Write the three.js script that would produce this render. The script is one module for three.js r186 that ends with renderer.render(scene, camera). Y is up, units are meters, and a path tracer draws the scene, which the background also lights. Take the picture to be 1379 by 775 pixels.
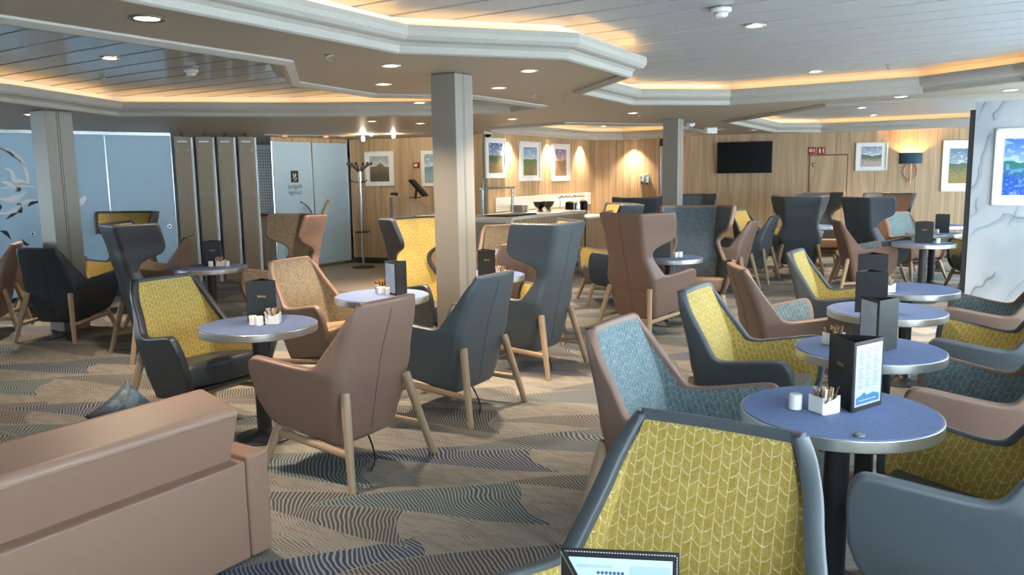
import * as THREE from 'three';
import { RoundedBoxGeometry } from 'three/addons/geometries/RoundedBoxGeometry.js';
import { mergeGeometries } from 'three/addons/utils/BufferGeometryUtils.js';
import { RectAreaLightUniformsLib } from 'three/addons/lights/RectAreaLightUniformsLib.js';

// ---------------------------------------------------------------- camera, sky, exposure
const scene = new THREE.Scene();
const EYE = 1.5, FOCAL = 1080, PITCH = THREE.MathUtils.degToRad(8.0), ROLL = THREE.MathUtils.degToRad(-0.9);
const camera = new THREE.PerspectiveCamera(2 * Math.atan(387.5 / FOCAL) * 180 / Math.PI, 1379 / 775, 0.05, 200);
camera.rotation.order = 'YXZ';
camera.rotation.set(-PITCH, 0, ROLL);
camera.position.set(0, EYE, 0);
camera.updateMatrixWorld(true);
scene.add(camera);
const renderer = new THREE.WebGLRenderer();
renderer.toneMapping = THREE.LinearToneMapping;
renderer.toneMappingExposure = 1.3;
renderer.shadowMap.enabled = true;
RectAreaLightUniformsLib.init();
const SKY = new THREE.Color().setRGB(0.76, 0.88, 1.0);
scene.background = SKY;                       // bright, even overcast sky over the sea
scene.backgroundIntensity = 10.5;
const COVE = { color: new THREE.Color().setRGB(1.0, 0.53, 0.15), area: 5, glow: 3 };
const SPOT = { color: new THREE.Color().setRGB(1.0, 0.80, 0.58), power: 15, glow: 12 };

// ---------------------------------------------------------------- helpers
// room axes: U runs along the ceiling planks, V across them (towards the television wall)
const UX = 0.843, UZ = 0.538, VX = 0.538, VZ = -0.843;
const W = (u, v, y = 0) => new THREE.Vector3(u * UX + v * VX, y, u * UZ + v * VZ);
const ROOM_TURN = -Math.atan2(UZ, UX);        // rotation.y that lays local x along U (local z = -V)
const ray = (px, py) => new THREE.Vector3((px - 689.5) / FOCAL, -(py - 387.5) / FOCAL, -1).applyQuaternion(camera.quaternion);
const onY = (px, py, h) => { const d = ray(px, py), t = (h - EYE) / d.y; return new THREE.Vector3(d.x * t, h, d.z * t); };
const onDepth = (px, py, z) => { const d = ray(px, py), t = z / d.z; return new THREE.Vector3(d.x * t, EYE + d.y * t, z); };
const onWall = (px, py, a, b, off = 0) => {   // a, b: [x, z] of two points of a wall; off: metres towards the camera
  const nx = -(b[1] - a[1]), nz = b[0] - a[0], len = Math.hypot(nx, nz), d = ray(px, py);
  let n = [nx / len, nz / len]; if (n[0] * a[0] + n[1] * a[1] > 0) n = [-n[0], -n[1]];
  const t = (n[0] * a[0] + n[1] * a[1] + off) / (n[0] * d.x + n[1] * d.z);
  return new THREE.Vector3(d.x * t, EYE + d.y * t, d.z * t);
};
let seed = 12345;
const rnd = () => { seed = (seed * 1664525 + 1013904223) >>> 0; return seed / 4294967296; };
const hash = (x, y, s = 0) => { let h = (x * 374761393 + y * 668265263 + s * 974634777) | 0; h = Math.imul(h ^ (h >>> 13), 1274126177); return ((h ^ (h >>> 16)) >>> 0) / 4294967296; };
function vnoise(x, y, px, py, s = 0) {        // value noise, periodic in px by py cells
  const xi = Math.floor(x), yi = Math.floor(y), fx = x - xi, fy = y - yi, sx = fx * fx * (3 - 2 * fx), sy = fy * fy * (3 - 2 * fy);
  const m = (a, n) => ((a % n) + n) % n, h = (a, b) => hash(m(a, px), m(b, py), s);
  return (h(xi, yi) * (1 - sx) + h(xi + 1, yi) * sx) * (1 - sy) + (h(xi, yi + 1) * (1 - sx) + h(xi + 1, yi + 1) * sx) * sy;
}
const clamp = (x, a = 0, b = 1) => Math.min(b, Math.max(a, x));
const smooth = (a, b, x) => { const t = clamp((x - a) / (b - a)); return t * t * (3 - 2 * t); };
function dataTex(w, h, fn, size = [1, 1]) {   // fn(x 0..1, y 0..1) -> [r, g, b] in sRGB 0..255
  const d = new Uint8Array(w * h * 4);
  for (let j = 0; j < h; j++) for (let i = 0; i < w; i++) {
    const c = fn((i + 0.5) / w, (j + 0.5) / h), o = (j * w + i) * 4;
    d[o] = clamp(c[0], 0, 255); d[o + 1] = clamp(c[1], 0, 255); d[o + 2] = clamp(c[2], 0, 255); d[o + 3] = 255;
  }
  const t = new THREE.DataTexture(d, w, h); t.colorSpace = THREE.SRGBColorSpace; t.magFilter = THREE.LinearFilter; t.minFilter = THREE.LinearMipmapLinearFilter; t.generateMipmaps = true;
  t.wrapS = t.wrapT = THREE.RepeatWrapping; t.repeat.set(1 / size[0], 1 / size[1]); t.needsUpdate = true; return t;
}
const mixc = (a, b, t) => [a[0] + (b[0] - a[0]) * t, a[1] + (b[1] - a[1]) * t, a[2] + (b[2] - a[2]) * t];
const std = (color, roughness = 0.6, extra = {}) => new THREE.MeshStandardMaterial({ color, roughness, ...extra });
const phys = (color, roughness = 0.6, extra = {}) => new THREE.MeshPhysicalMaterial({ color, roughness, ...extra });

const taken = {};
const numbered = (n) => { const k = taken[n] = (taken[n] ?? -1) + 1; return k ? `${n}_${String(k).padStart(3, '0')}` : n; };
function shade(o) { o.traverse((m) => { if (m.isMesh) { m.castShadow = m.receiveShadow = true; } }); return o; }
function thing(name, label, category, pos = [0, 0, 0], turn = 0, group) {
  const g = new THREE.Group(); g.name = numbered(name); g.position.set(pos[0], pos[1], pos[2]); g.rotation.y = turn;
  g.userData = { label, category }; if (group) g.userData.group = group; scene.add(g); return g;
}
function part(name, geo, mat, parent, pos, rot) {
  const m = new THREE.Mesh(geo, mat); m.name = name; if (pos) m.position.set(...pos); if (rot) m.rotation.set(...rot);
  m.castShadow = m.receiveShadow = true; parent.add(m); return m;
}
function struct(name, geo, mat, label, category, pos, rot) {
  const m = part(numbered(name), geo, mat, scene, pos, rot); m.userData = { label, category, kind: 'structure' }; return m;
}
function structGroup(name, label, category, pos = [0, 0, 0], turn = 0) { const g = thing(name, label, category, pos, turn); g.userData.kind = 'structure'; return g; }
const box = (w, h, d, x = 0, y = 0, z = 0) => new THREE.BoxGeometry(w, h, d).translate(x, y, z);
const rbox = (w, h, d, r = 0.01, x = 0, y = 0, z = 0, s = 2) => new RoundedBoxGeometry(w, h, d, s, Math.min(r, w / 2.01, h / 2.01, d / 2.01)).translate(x, y, z);
const cyl = (r0, r1, h, n = 24, x = 0, y = 0, z = 0) => new THREE.CylinderGeometry(r1, r0, h, n).translate(x, y + h / 2, z);
const merge = (...gs) => mergeGeometries(gs.flat().map((g) => { const n = g.index ? g.toNonIndexed() : g; for (const k of Object.keys(n.attributes)) if (!['position', 'normal', 'uv'].includes(k)) n.deleteAttribute(k); return n; }));
function limb(a, b, ra, rb, n = 10, flat = 1) {       // tapered round bar from a to b with domed ends
  const A = new THREE.Vector3(...a), B = new THREE.Vector3(...b), d = B.clone().sub(A), L = d.length();
  const pts = []; for (let i = 0; i <= 4; i++) { const t = i / 4 * Math.PI / 2; pts.push(new THREE.Vector2(Math.max(1e-4, Math.sin(t) * ra), -Math.cos(t) * ra * 0.6)); }
  for (let i = 0; i <= 4; i++) { const t = i / 4 * Math.PI / 2; pts.push(new THREE.Vector2(Math.max(1e-4, Math.cos(t) * rb), L + Math.sin(t) * rb * 0.3)); }
  const g = new THREE.LatheGeometry(pts, n); if (flat !== 1) g.scale(1, 1, flat);
  g.applyQuaternion(new THREE.Quaternion().setFromUnitVectors(new THREE.Vector3(0, 1, 0), d.normalize())); return g.translate(A.x, A.y, A.z);
}
const tube = (pts, r, seg = 24, n = 8) => new THREE.TubeGeometry(new THREE.CatmullRomCurve3(pts.map((p) => new THREE.Vector3(...p))), seg, r, n);
const lathe = (pts, n = 48) => new THREE.LatheGeometry(pts.map((p) => new THREE.Vector2(p[0], p[1])), n);
function metreUV(geo, su = 1, ou = 0, ov = 0) {       // box-projected uv in metres
  const p = geo.attributes.position, n = geo.attributes.normal, uv = new Float32Array(p.count * 2);
  for (let i = 0; i < p.count; i++) {
    const ax = Math.abs(n.getX(i)), ay = Math.abs(n.getY(i)), az = Math.abs(n.getZ(i)); let a, b;
    if (az >= ax && az >= ay) { a = p.getX(i); b = p.getY(i); } else if (ax >= ay) { a = p.getZ(i); b = p.getY(i); } else { a = p.getX(i); b = p.getZ(i); }
    uv[2 * i] = a * su + ou; uv[2 * i + 1] = b * su + ov;
  }
  geo.setAttribute('uv', new THREE.BufferAttribute(uv, 2)); return geo;
}

// ---------------------------------------------------------------- textures
const carpetTex = (() => {
  const S = 4.2, N = 2048, leaves = [];
  for (let j = 0; j < 9; j++) for (let i = 0; i < 4; i++) {
    const k = leaves.length;
    leaves.push({ x: (i + (j % 2) * 0.5 + (rnd() - 0.5) * 0.25) * S / 4, y: (j + (rnd() - 0.5) * 0.4) * S / 9, a: 0.52 + (rnd() - 0.5) * 0.55, l: 0.54 + rnd() * 0.16, w: 0.24 + rnd() * 0.08, c: [[34, 56, 88], [52, 74, 88], [62, 64, 66], [44, 76, 88], [66, 66, 66]][(k * 7 + j) % 5], bend: 0.5 + rnd() * 0.5, f: 0.0195 + rnd() * 0.004 });
  }
  return dataTex(N, N, (x, y) => {
    const X = x * S, Y = y * S, w1 = vnoise(x * 26, y * 26, 26, 26, 1) - 0.5, w2 = vnoise(x * 110, y * 110, 110, 110, 2) - 0.5, w3 = vnoise(x * 14, y * 14, 14, 14, 3);
    const grain = (hash(Math.floor(x * N), Math.floor(y * N), 9) - 0.5) * 22;
    let base = mixc([134, 128, 119], [150, 143, 133], w3), hit = null;
    for (const q of leaves) {
      let dx = X - q.x, dy = Y - q.y; dx -= Math.round(dx / S) * S; dy -= Math.round(dy / S) * S;
      const c = Math.cos(q.a), s = Math.sin(q.a), a = (dx * c + dy * s) / q.l, b = -dx * s + dy * c + 0.06 * Math.sin(a * 2);
      const t = (a + 1) / 2; if (t <= 0 || t >= 1.05) continue;
      const up = q.w * 1.5 * Math.pow(t, 0.75), lo = -q.w * 0.55 * Math.pow(t, 1.3) - 0.004, k = (b - lo) / (q.w * 2), end = 1 - 0.30 * k * k - 0.08 * Math.sin(k * 5), wob = 0.008 * (w1 + w3 - 0.5);
      if (b > lo + wob && b < up + wob && t < end) hit = { q, a: t + 0.30 * k * k + 0.05 * Math.sin(k * 5), b, m: smooth(0, 0.012, Math.min(b - lo - wob, up + wob - b, (end - t) * q.l * 2)) };
    }
    if (hit) {
      const ph = hit.a * hit.q.l * 2 / hit.q.f + w1 * 2.6 + w2 * 0.35, f = ph - Math.floor(ph), on = smooth(0.26, 0.36, f) * (1 - smooth(0.84, 0.94, f));
      base = mixc(base, hit.q.c, on * 0.95 * hit.m);
    } else {
      const ph = (Y * 0.96 + X * 0.28 + 0.05 * Math.sin(X * 3 * Math.PI * 2 / S)) / 0.0145 + w1 * 2.2 + w2, f = ph - Math.floor(ph), broken = smooth(0.42, 0.62, vnoise(x * 60, y * 200, 60, 200, 5));
      base = mixc(base, [74, 71, 68], smooth(0.52, 0.62, f) * (1 - smooth(0.84, 0.94, f)) * (0.28 + 0.55 * broken));
    }
    return [base[0] + grain, base[1] + grain, base[2] + grain];
  }, [S, S]);
})();
function fabricTex(base, base2, line, lineAmt = 1, s = 1) {   // herringbone cut velvet, 0.24 m tile
  const T = 0.24, N = 512;
  return dataTex(N, N, (x, y) => {
    const X = x * T, Y = y * T, col = Math.floor(X / 0.024), xf = X / 0.024 - col, dir = col % 2 ? 1 : -1;
    const n = vnoise(x * 48, y * 48, 48, 48, s), n2 = vnoise(x * 170, y * 170, 170, 170, s + 1), n3 = vnoise(x * 9, y * 9, 9, 9, s + 2);
    const bow = dir * (xf - 0.5) * 0.017 + 0.004 * Math.sin(xf * Math.PI) + (n - 0.5) * 0.004;
    const per = 0.24 / 7, ph = (Y + bow + (col % 3 === 1 ? 0.013 : 0)) / per, f = Math.abs(ph - Math.round(ph)) * per, g = Math.min(xf, 1 - xf) * 0.024 + (n - 0.5) * 0.0012;
    const l = Math.max(1 - smooth(0.0008, 0.0021, f), 1 - smooth(0.0006, 0.0016, g)) * lineAmt * (0.55 + 0.6 * n2);
    let c = mixc(base, base2, clamp(0.5 * n3 + 0.7 * (n - 0.25)));
    c = mixc(c, line, clamp(l)); const k = (n2 - 0.5) * 26; return [c[0] + k, c[1] + k, c[2] + k];
  }, [T, T]);
}
function tweedTex(base, base2, line, s = 1) {
  const T = 0.24, N = 512;
  return dataTex(N, N, (x, y) => {
    const X = x * T, Y = y * T, col = Math.floor(X / 0.015), xf = X / 0.015 - col, dir = col % 2 ? 1 : -1;
    const n = vnoise(x * 90, y * 60, 90, 60, s), n2 = vnoise(x * 200, y * 200, 200, 200, s + 1), n3 = vnoise(x * 20, y * 30, 20, 30, s + 2);
    const ph = (Y + dir * (xf - 0.5) * 0.012) / 0.012 + n, f = ph - Math.floor(ph), l = smooth(0.5, 0.7, f) * (0.5 + 0.8 * n2);
    let c = mixc(base, base2, clamp(1.6 * n3 - 0.3)); c = mixc(c, line, clamp(l * (0.6 + 0.5 * n))); return c;
  }, [T, T]);
}
const woodTex = (light, dark, s, k = 1) => dataTex(512, 1024, (x, y) => {
  const wob = (vnoise(x * 4, y * 3, 4, 3, s) - 0.5) * 0.10;
  const g = vnoise((x + wob) * 40, y * 3, 40, 3, s + 1), g2 = vnoise((x + wob * 0.6) * 120, y * 6, 120, 6, s + 2), g3 = vnoise((x + wob * 1.6) * 11, y * 2, 11, 2, s + 3);
  const ring = Math.abs(Math.sin(((x + wob * 1.4) * 7 + 0.5 * vnoise(x * 6, y * 2, 6, 2, s + 4)) * Math.PI));
  const t = clamp(0.34 * g + 0.34 * g2 + 0.26 * g3 + 0.14 * (1 - smooth(0.0, 0.35, ring))) * k; return mixc(light, dark, t);
}, [1.2, 2.4]);
const oakTex = woodTex([208, 181, 145], [154, 124, 90], 21, 0.95), legTex = woodTex([186, 162, 132], [150, 124, 96], 41);
const marbleTex = dataTex(1024, 1024, (x, y) => {
  const f = (k, s) => vnoise(x * k, y * k, k, k, s), cloud = f(3, 5) * 0.5 + f(6, 6) * 0.3 + f(14, 7) * 0.2;
  let c = mixc([192, 198, 203], [170, 179, 187], smooth(0.35, 0.75, cloud));
  for (const [k, ang, off, wid, amt] of [[0, 0.95, 0.36, 0.006, 0.8], [1, 0.8, 0.62, 0.004, 0.7], [2, 1.1, 0.80, 0.005, 0.75], [3, 0.7, 0.98, 0.006, 0.85], [4, 1.25, 0.22, 0.003, 0.6], [5, 0.9, 1.10, 0.004, 0.7], [6, 0.55, 0.75, 0.003, 0.55]]) {
    const d = y * Math.cos(ang) * 0.9 + (1 - x) * Math.sin(ang) - off + 0.16 * (f(4, 40 + k) - 0.5) + 0.07 * (f(11, 50 + k) - 0.5) + 0.03 * (f(31, 60 + k) - 0.5), on = smooth(0.48, 0.62, f(5, 70 + k)), w = wid * (0.4 + 1.4 * f(9, 80 + k));
    c = mixc(c, [92, 100, 112], on * amt * (1 - smooth(w * 0.3, w * 1.3, Math.abs(d)))); c = mixc(c, [146, 156, 166], 0.5 * on * (1 - smooth(0, w * 7, Math.abs(d + 0.01))));
  } return c;
}, [2.1, 2.3]);
const matTex = dataTex(256, 256, (x, y) => { const n = vnoise(x * 64, y * 64, 64, 64, 3), m = vnoise(x * 128, y * 128, 128, 128, 4); const t = clamp(n * 0.6 + m * 0.6 - 0.1); return mixc([72, 90, 130], [120, 138, 178], t); }, [0.16, 0.16]);
const speckTex = dataTex(256, 256, (x, y) => mixc([162, 158, 148], [180, 177, 168], vnoise(x * 90, y * 90, 90, 90, 8)), [0.3, 0.3]);

// ---------------------------------------------------------------- materials
const M = {
  carpet: std(0xffffff, 0.95, { map: carpetTex }),
  vinyl: std(0x9c9282, 0.35),
  soffit: std(0xa99d8b, 0.5),
  cornice: std(0xffffff, 0.6, { map: speckTex }),
  plank: phys(0xb4b7b8, 0.36, { metalness: 0.15 }),
  plankGloss: phys(0xb0b4b8, 0.17, { metalness: 0.6 }),
  deckhead: std(0x8e8a82, 0.8),
  oak: std(0xffffff, 0.5, { map: oakTex }),
  leg: std(0xffffff, 0.5, { map: legTex }),
  marble: phys(0xffffff, 0.22, { map: marbleTex }),
  plaster: std(0xc9ccca, 0.7),
  white: std(0xe6e4de, 0.4), whiteGloss: phys(0xeceae4, 0.25, { clearcoat: 0.4 }),
  black: std(0x17181a, 0.5), blackGloss: phys(0x040405, 0.3, { specularIntensity: 0.25 }), charcoal: std(0x2e3033, 0.5),
  steel: std(0xc3c6c8, 0.22, { metalness: 1 }), alu: std(0xcfd0cd, 0.28, { metalness: 0.9 }), brushed: std(0x8f8d88, 0.4, { metalness: 0.7 }),
  cladding: std(0x8d877d, 0.42, { metalness: 0.15 }),
  brown: phys(0x856b5d, 0.42), slate: phys(0x4d5459, 0.40), slateShaded: phys(0x363a40, 0.42), tan: phys(0x957766, 0.40), tanSeat: phys(0x94765a, 0.45), rust: phys(0x7a4d30, 0.45),  // the darkest leather is slate again, shaded in its colour for dimmer light
  yellow: std(0xffffff, 0.85, { map: fabricTex([166, 140, 60], [190, 165, 86], [222, 212, 176], 0.9, 51) }),
  teal: std(0xffffff, 0.85, { map: fabricTex([84, 108, 118], [116, 138, 146], [190, 178, 154], 0.8, 61) }),
  tweed: std(0xffffff, 0.9, { map: tweedTex([92, 84, 72], [120, 112, 96], [176, 158, 128], 71) }),
  darkTweed: std(0xffffff, 0.9, { map: tweedTex([58, 70, 80], [80, 94, 104], [132, 134, 132], 81) }),
  mat: std(0xffffff, 0.75, { map: matTex }),
  pillar: std(0x33363a, 0.45),
  paper: std(0xe8e8e6, 0.7), gold: std(0xc9a75a, 0.35, { metalness: 0.6 }),
  frost: phys(new THREE.Color(0.70, 0.86, 0.96), 0.6, { transmission: 0.5, thickness: 0 }),
  glass: phys(new THREE.Color(0.95, 0.98, 0.98), 0.02, { transmission: 1, thickness: 0 }),
  copper: std(0xb98a6a, 0.35, { metalness: 0.8 }),
  red: std(0xa3271f, 0.5), shadeBlue: std(0x2c4a58, 0.8),
};

// ================================================================ STRUCTURE
// floor: carpet over the whole lounge
{
  const s = new THREE.Shape([[-17, -4.2], [1.5, -4.2], [1.5, 18], [-17, 18]].map(([u, v]) => new THREE.Vector2(u, v)));
  const g = new THREE.ExtrudeGeometry(s, { depth: 0.1, bevelEnabled: false });
  const p = g.attributes.position, uv = g.attributes.uv;
  for (let i = 0; i < p.count; i++) { const u = p.getX(i), v = p.getY(i), d = p.getZ(i), w = W(u, v); p.setXYZ(i, w.x, -d, w.z); uv.setXY(i, u, v); }
  g.computeVertexNormals();
  struct('floor', g, M.carpet, 'beige carpet with large blue and grey wavy striped leaf shapes', 'carpet');
}
{ // vinyl floor at the entrance doors
  const pts = [[-4.2, -11.9], [-2.9, -10.4], [-0.9, -10.6], [-0.3, -12.4], [-0.6, -13.4], [-2.7, -14.0], [-2.85, -14.2], [-3.8, -12.75]];
  const s = new THREE.Shape(pts.map(([x, z]) => new THREE.Vector2(x, -z)));
  const g = new THREE.ExtrudeGeometry(s, { depth: 0.006, bevelEnabled: false }).rotateX(-Math.PI / 2);
  struct('floor_entrance', g, M.vinyl, 'smooth grey beige vinyl floor in front of the glass doors', 'floor', [0, 0.001, 0]);
}
const CEIL_Y = 2.27, CEIL_TILT = -0.009;       // the deckhead falls a little towards the far end
const ceilAt = (z) => CEIL_Y + 0.009 * z;
const onCeil = (px, py, off = 0) => { const d = ray(px, py), t = (CEIL_Y + off - EYE) / (d.y - 0.009 * d.z); return new THREE.Vector3(d.x * t, EYE + d.y * t, d.z * t); };
const HOLES = {
  A: [[-3.08, -2.6], [-3.1, 3.66], [-2.45, 4.47], [-2.5, 5.52], [-3.3, 6.3], [-3.37, 7.53], [-2.6, 8.24], [-0.83, 8.32], [-0.06, 7.88], [0.55, 7.2], [0.55, -2.6]],
  B: [[-3.9, -1.5], [-3.92, 3.57], [-4.65, 4.3], [-4.78, 5.34], [-4.2, 6.0], [-4.2, 7.2], [-4.7, 7.43], [-5.56, 7.14], [-6.75, 6.28], [-8.05, 5.0], [-7.39, 3.55], [-7.39, -1.5]],
  C: [[-3.44, 10.79], [-3.55, 13.6], [-2.95, 14.25], [-0.75, 14.55], [0.5, 14.6], [0.5, 9.15], [-1.82, 9.12]],
  D: [[-6.43, 9.57], [-6.8, 10.1], [-6.8, 13.2], [-6.3, 13.75], [-5.4, 13.75], [-4.44, 13.1], [-4.28, 10.71], [-5.17, 9.45]],
};
const area2 = (P) => P.reduce((s, p, i) => { const q = P[(i + 1) % P.length]; return s + p[0] * q[1] - q[0] * p[1]; }, 0);
for (const k in HOLES) if (area2(HOLES[k]) < 0) HOLES[k].reverse();      // counter-clockwise in (u, v)
function offsetPoly(P, o) {                    // o > 0: outwards
  const n = P.length, N = P.map((p, i) => { const q = P[(i + 1) % n], dx = q[0] - p[0], dy = q[1] - p[1], l = Math.hypot(dx, dy); return [dy / l, -dx / l]; });
  return P.map((p, i) => { const a = N[(i + n - 1) % n], b = N[i], k = 1 + a[0] * b[0] + a[1] * b[1]; return [p[0] + o * (a[0] + b[0]) / k, p[1] + o * (a[1] + b[1]) / k]; });
}
const ceiling = structGroup('ceiling', 'taupe ceiling with angular recesses, pale stepped cornices and long metal planks', 'ceiling', [0, CEIL_Y, 0]);
ceiling.rotation.x = CEIL_TILT;
{
  const V2 = ([u, v]) => { const w = W(u, v); return new THREE.Vector2(w.x, -w.z); };
  const s = new THREE.Shape([[-17, -4.2], [1.5, -4.2], [1.5, 18], [-17, 18]].map(V2));
  for (const k in HOLES) s.holes.push(new THREE.Path(offsetPoly(HOLES[k], 0.02).map(V2)));
  part('soffit', new THREE.ExtrudeGeometry(s, { depth: 0.03, bevelEnabled: false }).rotateX(-Math.PI / 2), M.soffit, ceiling);
  const prof = [[0.05, 0.03], [0.05, -0.012], [0.0, -0.03], [-0.02, -0.03], [-0.034, -0.022], [-0.04, 0.012], [-0.062, 0.03], [-0.085, 0.028], [-0.11, 0.036], [-0.128, 0.056], [-0.134, 0.082], [-0.13, 0.112], [-0.118, 0.116], [-0.11, 0.07], [-0.02, 0.065], [0.03, 0.06]];
  for (const k in HOLES) {
    const P = HOLES[k], rings = prof.map(([o]) => offsetPoly(P, o));
    const pos = [], uvs = [];
    for (let i = 0; i < P.length; i++) { const j = (i + 1) % P.length; let acc = 0;
      for (let m = 0; m < prof.length; m++) { const n = (m + 1) % prof.length;
        const a = W(...rings[m][i], prof[m][1]), b = W(...rings[m][j], prof[m][1]), c = W(...rings[n][j], prof[n][1]), d = W(...rings[n][i], prof[n][1]);
        const L = a.distanceTo(b), w = a.distanceTo(d);
        for (const [q, x, y] of [[a, 0, acc], [b, L, acc], [c, L, acc + w], [a, 0, acc], [c, L, acc + w], [d, 0, acc + w]]) { pos.push(q.x, q.y, q.z); uvs.push(x, y); }
        acc += w; } }
    const g = new THREE.BufferGeometry(); g.setAttribute('position', new THREE.Float32BufferAttribute(pos, 3)); g.setAttribute('uv', new THREE.Float32BufferAttribute(uvs, 2)); g.computeVertexNormals();
    const bp = [], ob = offsetPoly(P, 0.04), oc = offsetPoly(P, 0.055), quad = (a, b, c, d) => { for (const q of [a, b, c, a, c, d]) bp.push(q.x, q.y, q.z); };
    for (let i = 0; i < P.length; i++) { const j = (i + 1) % P.length; quad(W(...ob[i], 0.03), W(...ob[j], 0.03), W(...ob[j], 0.186), W(...ob[i], 0.186)); quad(W(...oc[j], 0.03), W(...oc[i], 0.03), W(...oc[i], 0.186), W(...oc[j], 0.186)); }
    const bg = new THREE.BufferGeometry(); bg.setAttribute('position', new THREE.Float32BufferAttribute(bp, 3)); bg.setAttribute('uv', new THREE.Float32BufferAttribute(new Float32Array(bp.length / 3 * 2), 2)); bg.computeVertexNormals(); part('cove_back', bg, M.white, ceiling);
    part('cornice', g, M.cornice, ceiling).userData.label = 'pale stepped cornice around a ceiling recess';
  }
  // planks, each a strip of its own
  const pw = 0.3, y0 = 0.19;
  const gA = metreUV(rbox(4.35, 0.012, pw - 0.026, 0.004, 0, 0, 0, 1)), gB = metreUV(rbox(5.3, 0.012, pw - 0.026, 0.004, 0, 0, 0, 1)), gD = metreUV(rbox(3.6, 0.012, pw - 0.026, 0.004, 0, 0, 0, 1));
  const put = (g, m, u, v) => { const w = W(u, v); part('plank', g, m, ceiling, [w.x, y0, w.z], [0, ROOM_TURN, 0]); };
  for (let v = -2.8; v < 15.2; v += pw) put(gA, M.plank, -3.6 + 4.35 / 2, v);
  for (let v = -1.7; v < 8.6; v += pw) put(gB, M.plankGloss, -3.62 - 5.3 / 2, v);
  for (let v = 9.05; v < 14.4; v += pw) put(gD, M.plank, -3.62 - 3.6 / 2, v);
  const top = W(-7.75, 6.9); part('deck', box(18.6, 0.05, 22.3), M.deckhead, ceiling, [top.x, y0 + 0.06, top.z], [0, ROOM_TURN, 0]);
}
// cove lights: a strip on the trough of every cornice
for (const k in HOLES) {
  const P = offsetPoly(HOLES[k], -0.055), big = P.map((p, i) => [p, P[(i + 1) % P.length]]);
  for (const [a, b] of big) {
    const L = Math.hypot(b[0] - a[0], b[1] - a[1]) - 0.06; if (L < 0.2) continue;
    const um = (a[0] + b[0]) / 2, vm = (a[1] + b[1]) / 2, w = W(um, vm), y = ceilAt(w.z), ang = Math.atan2(b[1] - a[1], b[0] - a[0]);
    const dir = W(Math.cos(ang), Math.sin(ang));
    const g = thing('cove_light_strip', 'warm light strip hidden behind the cornice of a ceiling recess', 'light', [w.x, y + 0.067, w.z], Math.atan2(-dir.z, dir.x), 'cove light strips');
    part('strip', box(L, 0.012, 0.03, 0, 0.006, 0), std(0x221a12, 0.5, { emissive: COVE.color, emissiveIntensity: COVE.glow }), g);
    const l = new THREE.RectAreaLight(COVE.color, COVE.area, L, 0.04); l.position.set(0, 0.016, 0); l.rotation.x = Math.PI / 2; g.add(l);
  }
}
// walls -----------------------------------------------------------
const TVW = [[3.15, -14.53], [8.6, -13.06]], LW = [[-2.79, -14.15], [-0.62, -13.4]], BW = [[-0.35, -12.6], [1.64, -15.7]], RW = [[1.64, -15.7], [2.85, -15.5]];
const dist = (a, b) => Math.hypot(b[0] - a[0], b[1] - a[1]);
function panelWall(name, label, a, b, pw, mat, h = 2.3, board = true) {     // wall built from upright veneer panels with recessed joints
  const L = dist(a, b), g = structGroup(name, label, 'wall', [a[0], 0, a[1]], Math.atan2(-(b[1] - a[1]), b[0] - a[0]));
  part('backing', box(L, h, 0.06, L / 2, h / 2, -0.055), M.deckhead, g);
  const n = Math.round(L / pw), w = L / n;
  for (let i = 0; i < n; i++) { const pg = metreUV(rbox(w - 0.004, h - 0.11, 0.025, 0.002, 0, 0, 0, 1), 1, i * 0.37 + a[0], i * 0.53); part('panel', pg, mat, g, [(i + 0.5) * w, 0.1 + (h - 0.11) / 2, -0.0125]); }
  if (board) part('baseboard', rbox(L, 0.1, 0.012, 0.002), M.charcoal, g, [L / 2, 0.05, -0.008]);
  return g;
}
panelWall('wall_front', 'light oak veneer wall carrying the black television', TVW[0], TVW[1], 0.62, M.oak);
panelWall('wall_entrance', 'oak veneer wall beside the glass doors behind the coat stand', LW[0], LW[1], 0.55, M.oak);
panelWall('wall_buffet', 'oak slatted wall with three framed landscapes above the buffet', BW[0], BW[1], 0.12, M.oak, 2.28, false);
panelWall('wall_far', 'warm lit oak wall with two small dispensers past the buffet', RW[0], RW[1], 0.14, M.oak, 2.28, false);
// pier between the entrance wall and the buffet
{ const g = structGroup('wall_pier', 'narrow oak pier with grey metal edge beside the buffet', 'wall', [-0.64, 0, -13.42], Math.atan2(-0.76, 0.22));
  const L = Math.hypot(0.22, 0.76); part('panel', metreUV(rbox(L, 2.28, 0.05, 0.004)), M.oak, g, [L / 2, 1.14, -0.025]); part('metal_edge', rbox(0.04, 2.0, 0.07, 0.004), M.brushed, g, [L, 1.0, -0.02]); }
{ // return of the television wall, far passage
  const h = 2.3; const mk = (n, lab, a, b, m) => { const L = dist(a, b); const g = structGroup(n, lab, 'wall', [a[0], 0, a[1]], Math.atan2(-(b[1] - a[1]), b[0] - a[0])); part('panel', metreUV(box(L, h, 0.05, L / 2, h / 2, -0.025)), m, g); };
  mk('wall_return', 'oak return beside the television wall', [3.15, -16.2], [3.15, -14.53], M.oak);
  mk('wall_passage', 'grey wall at the end of the side passage', [2.85, -16.1], [3.2, -16.1], M.plaster);
}
{ // steel door at the passage, seen edge on beside the pillar
  const a = onWall(886, 260, RW[0], RW[1], -0.03); const g = structGroup('door_1', 'narrow steel service door half hidden behind the grey pillar', 'door', [2.86, 0, -15.52], 0.1);
  part('leaf', rbox(0.3, 2.0, 0.04, 0.005, 0.15, 1.0, 0), M.steel, g); part('handle', rbox(0.02, 0.16, 0.04, 0.005, 0.07, 1.05, 0.03), M.black, g);
}
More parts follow.
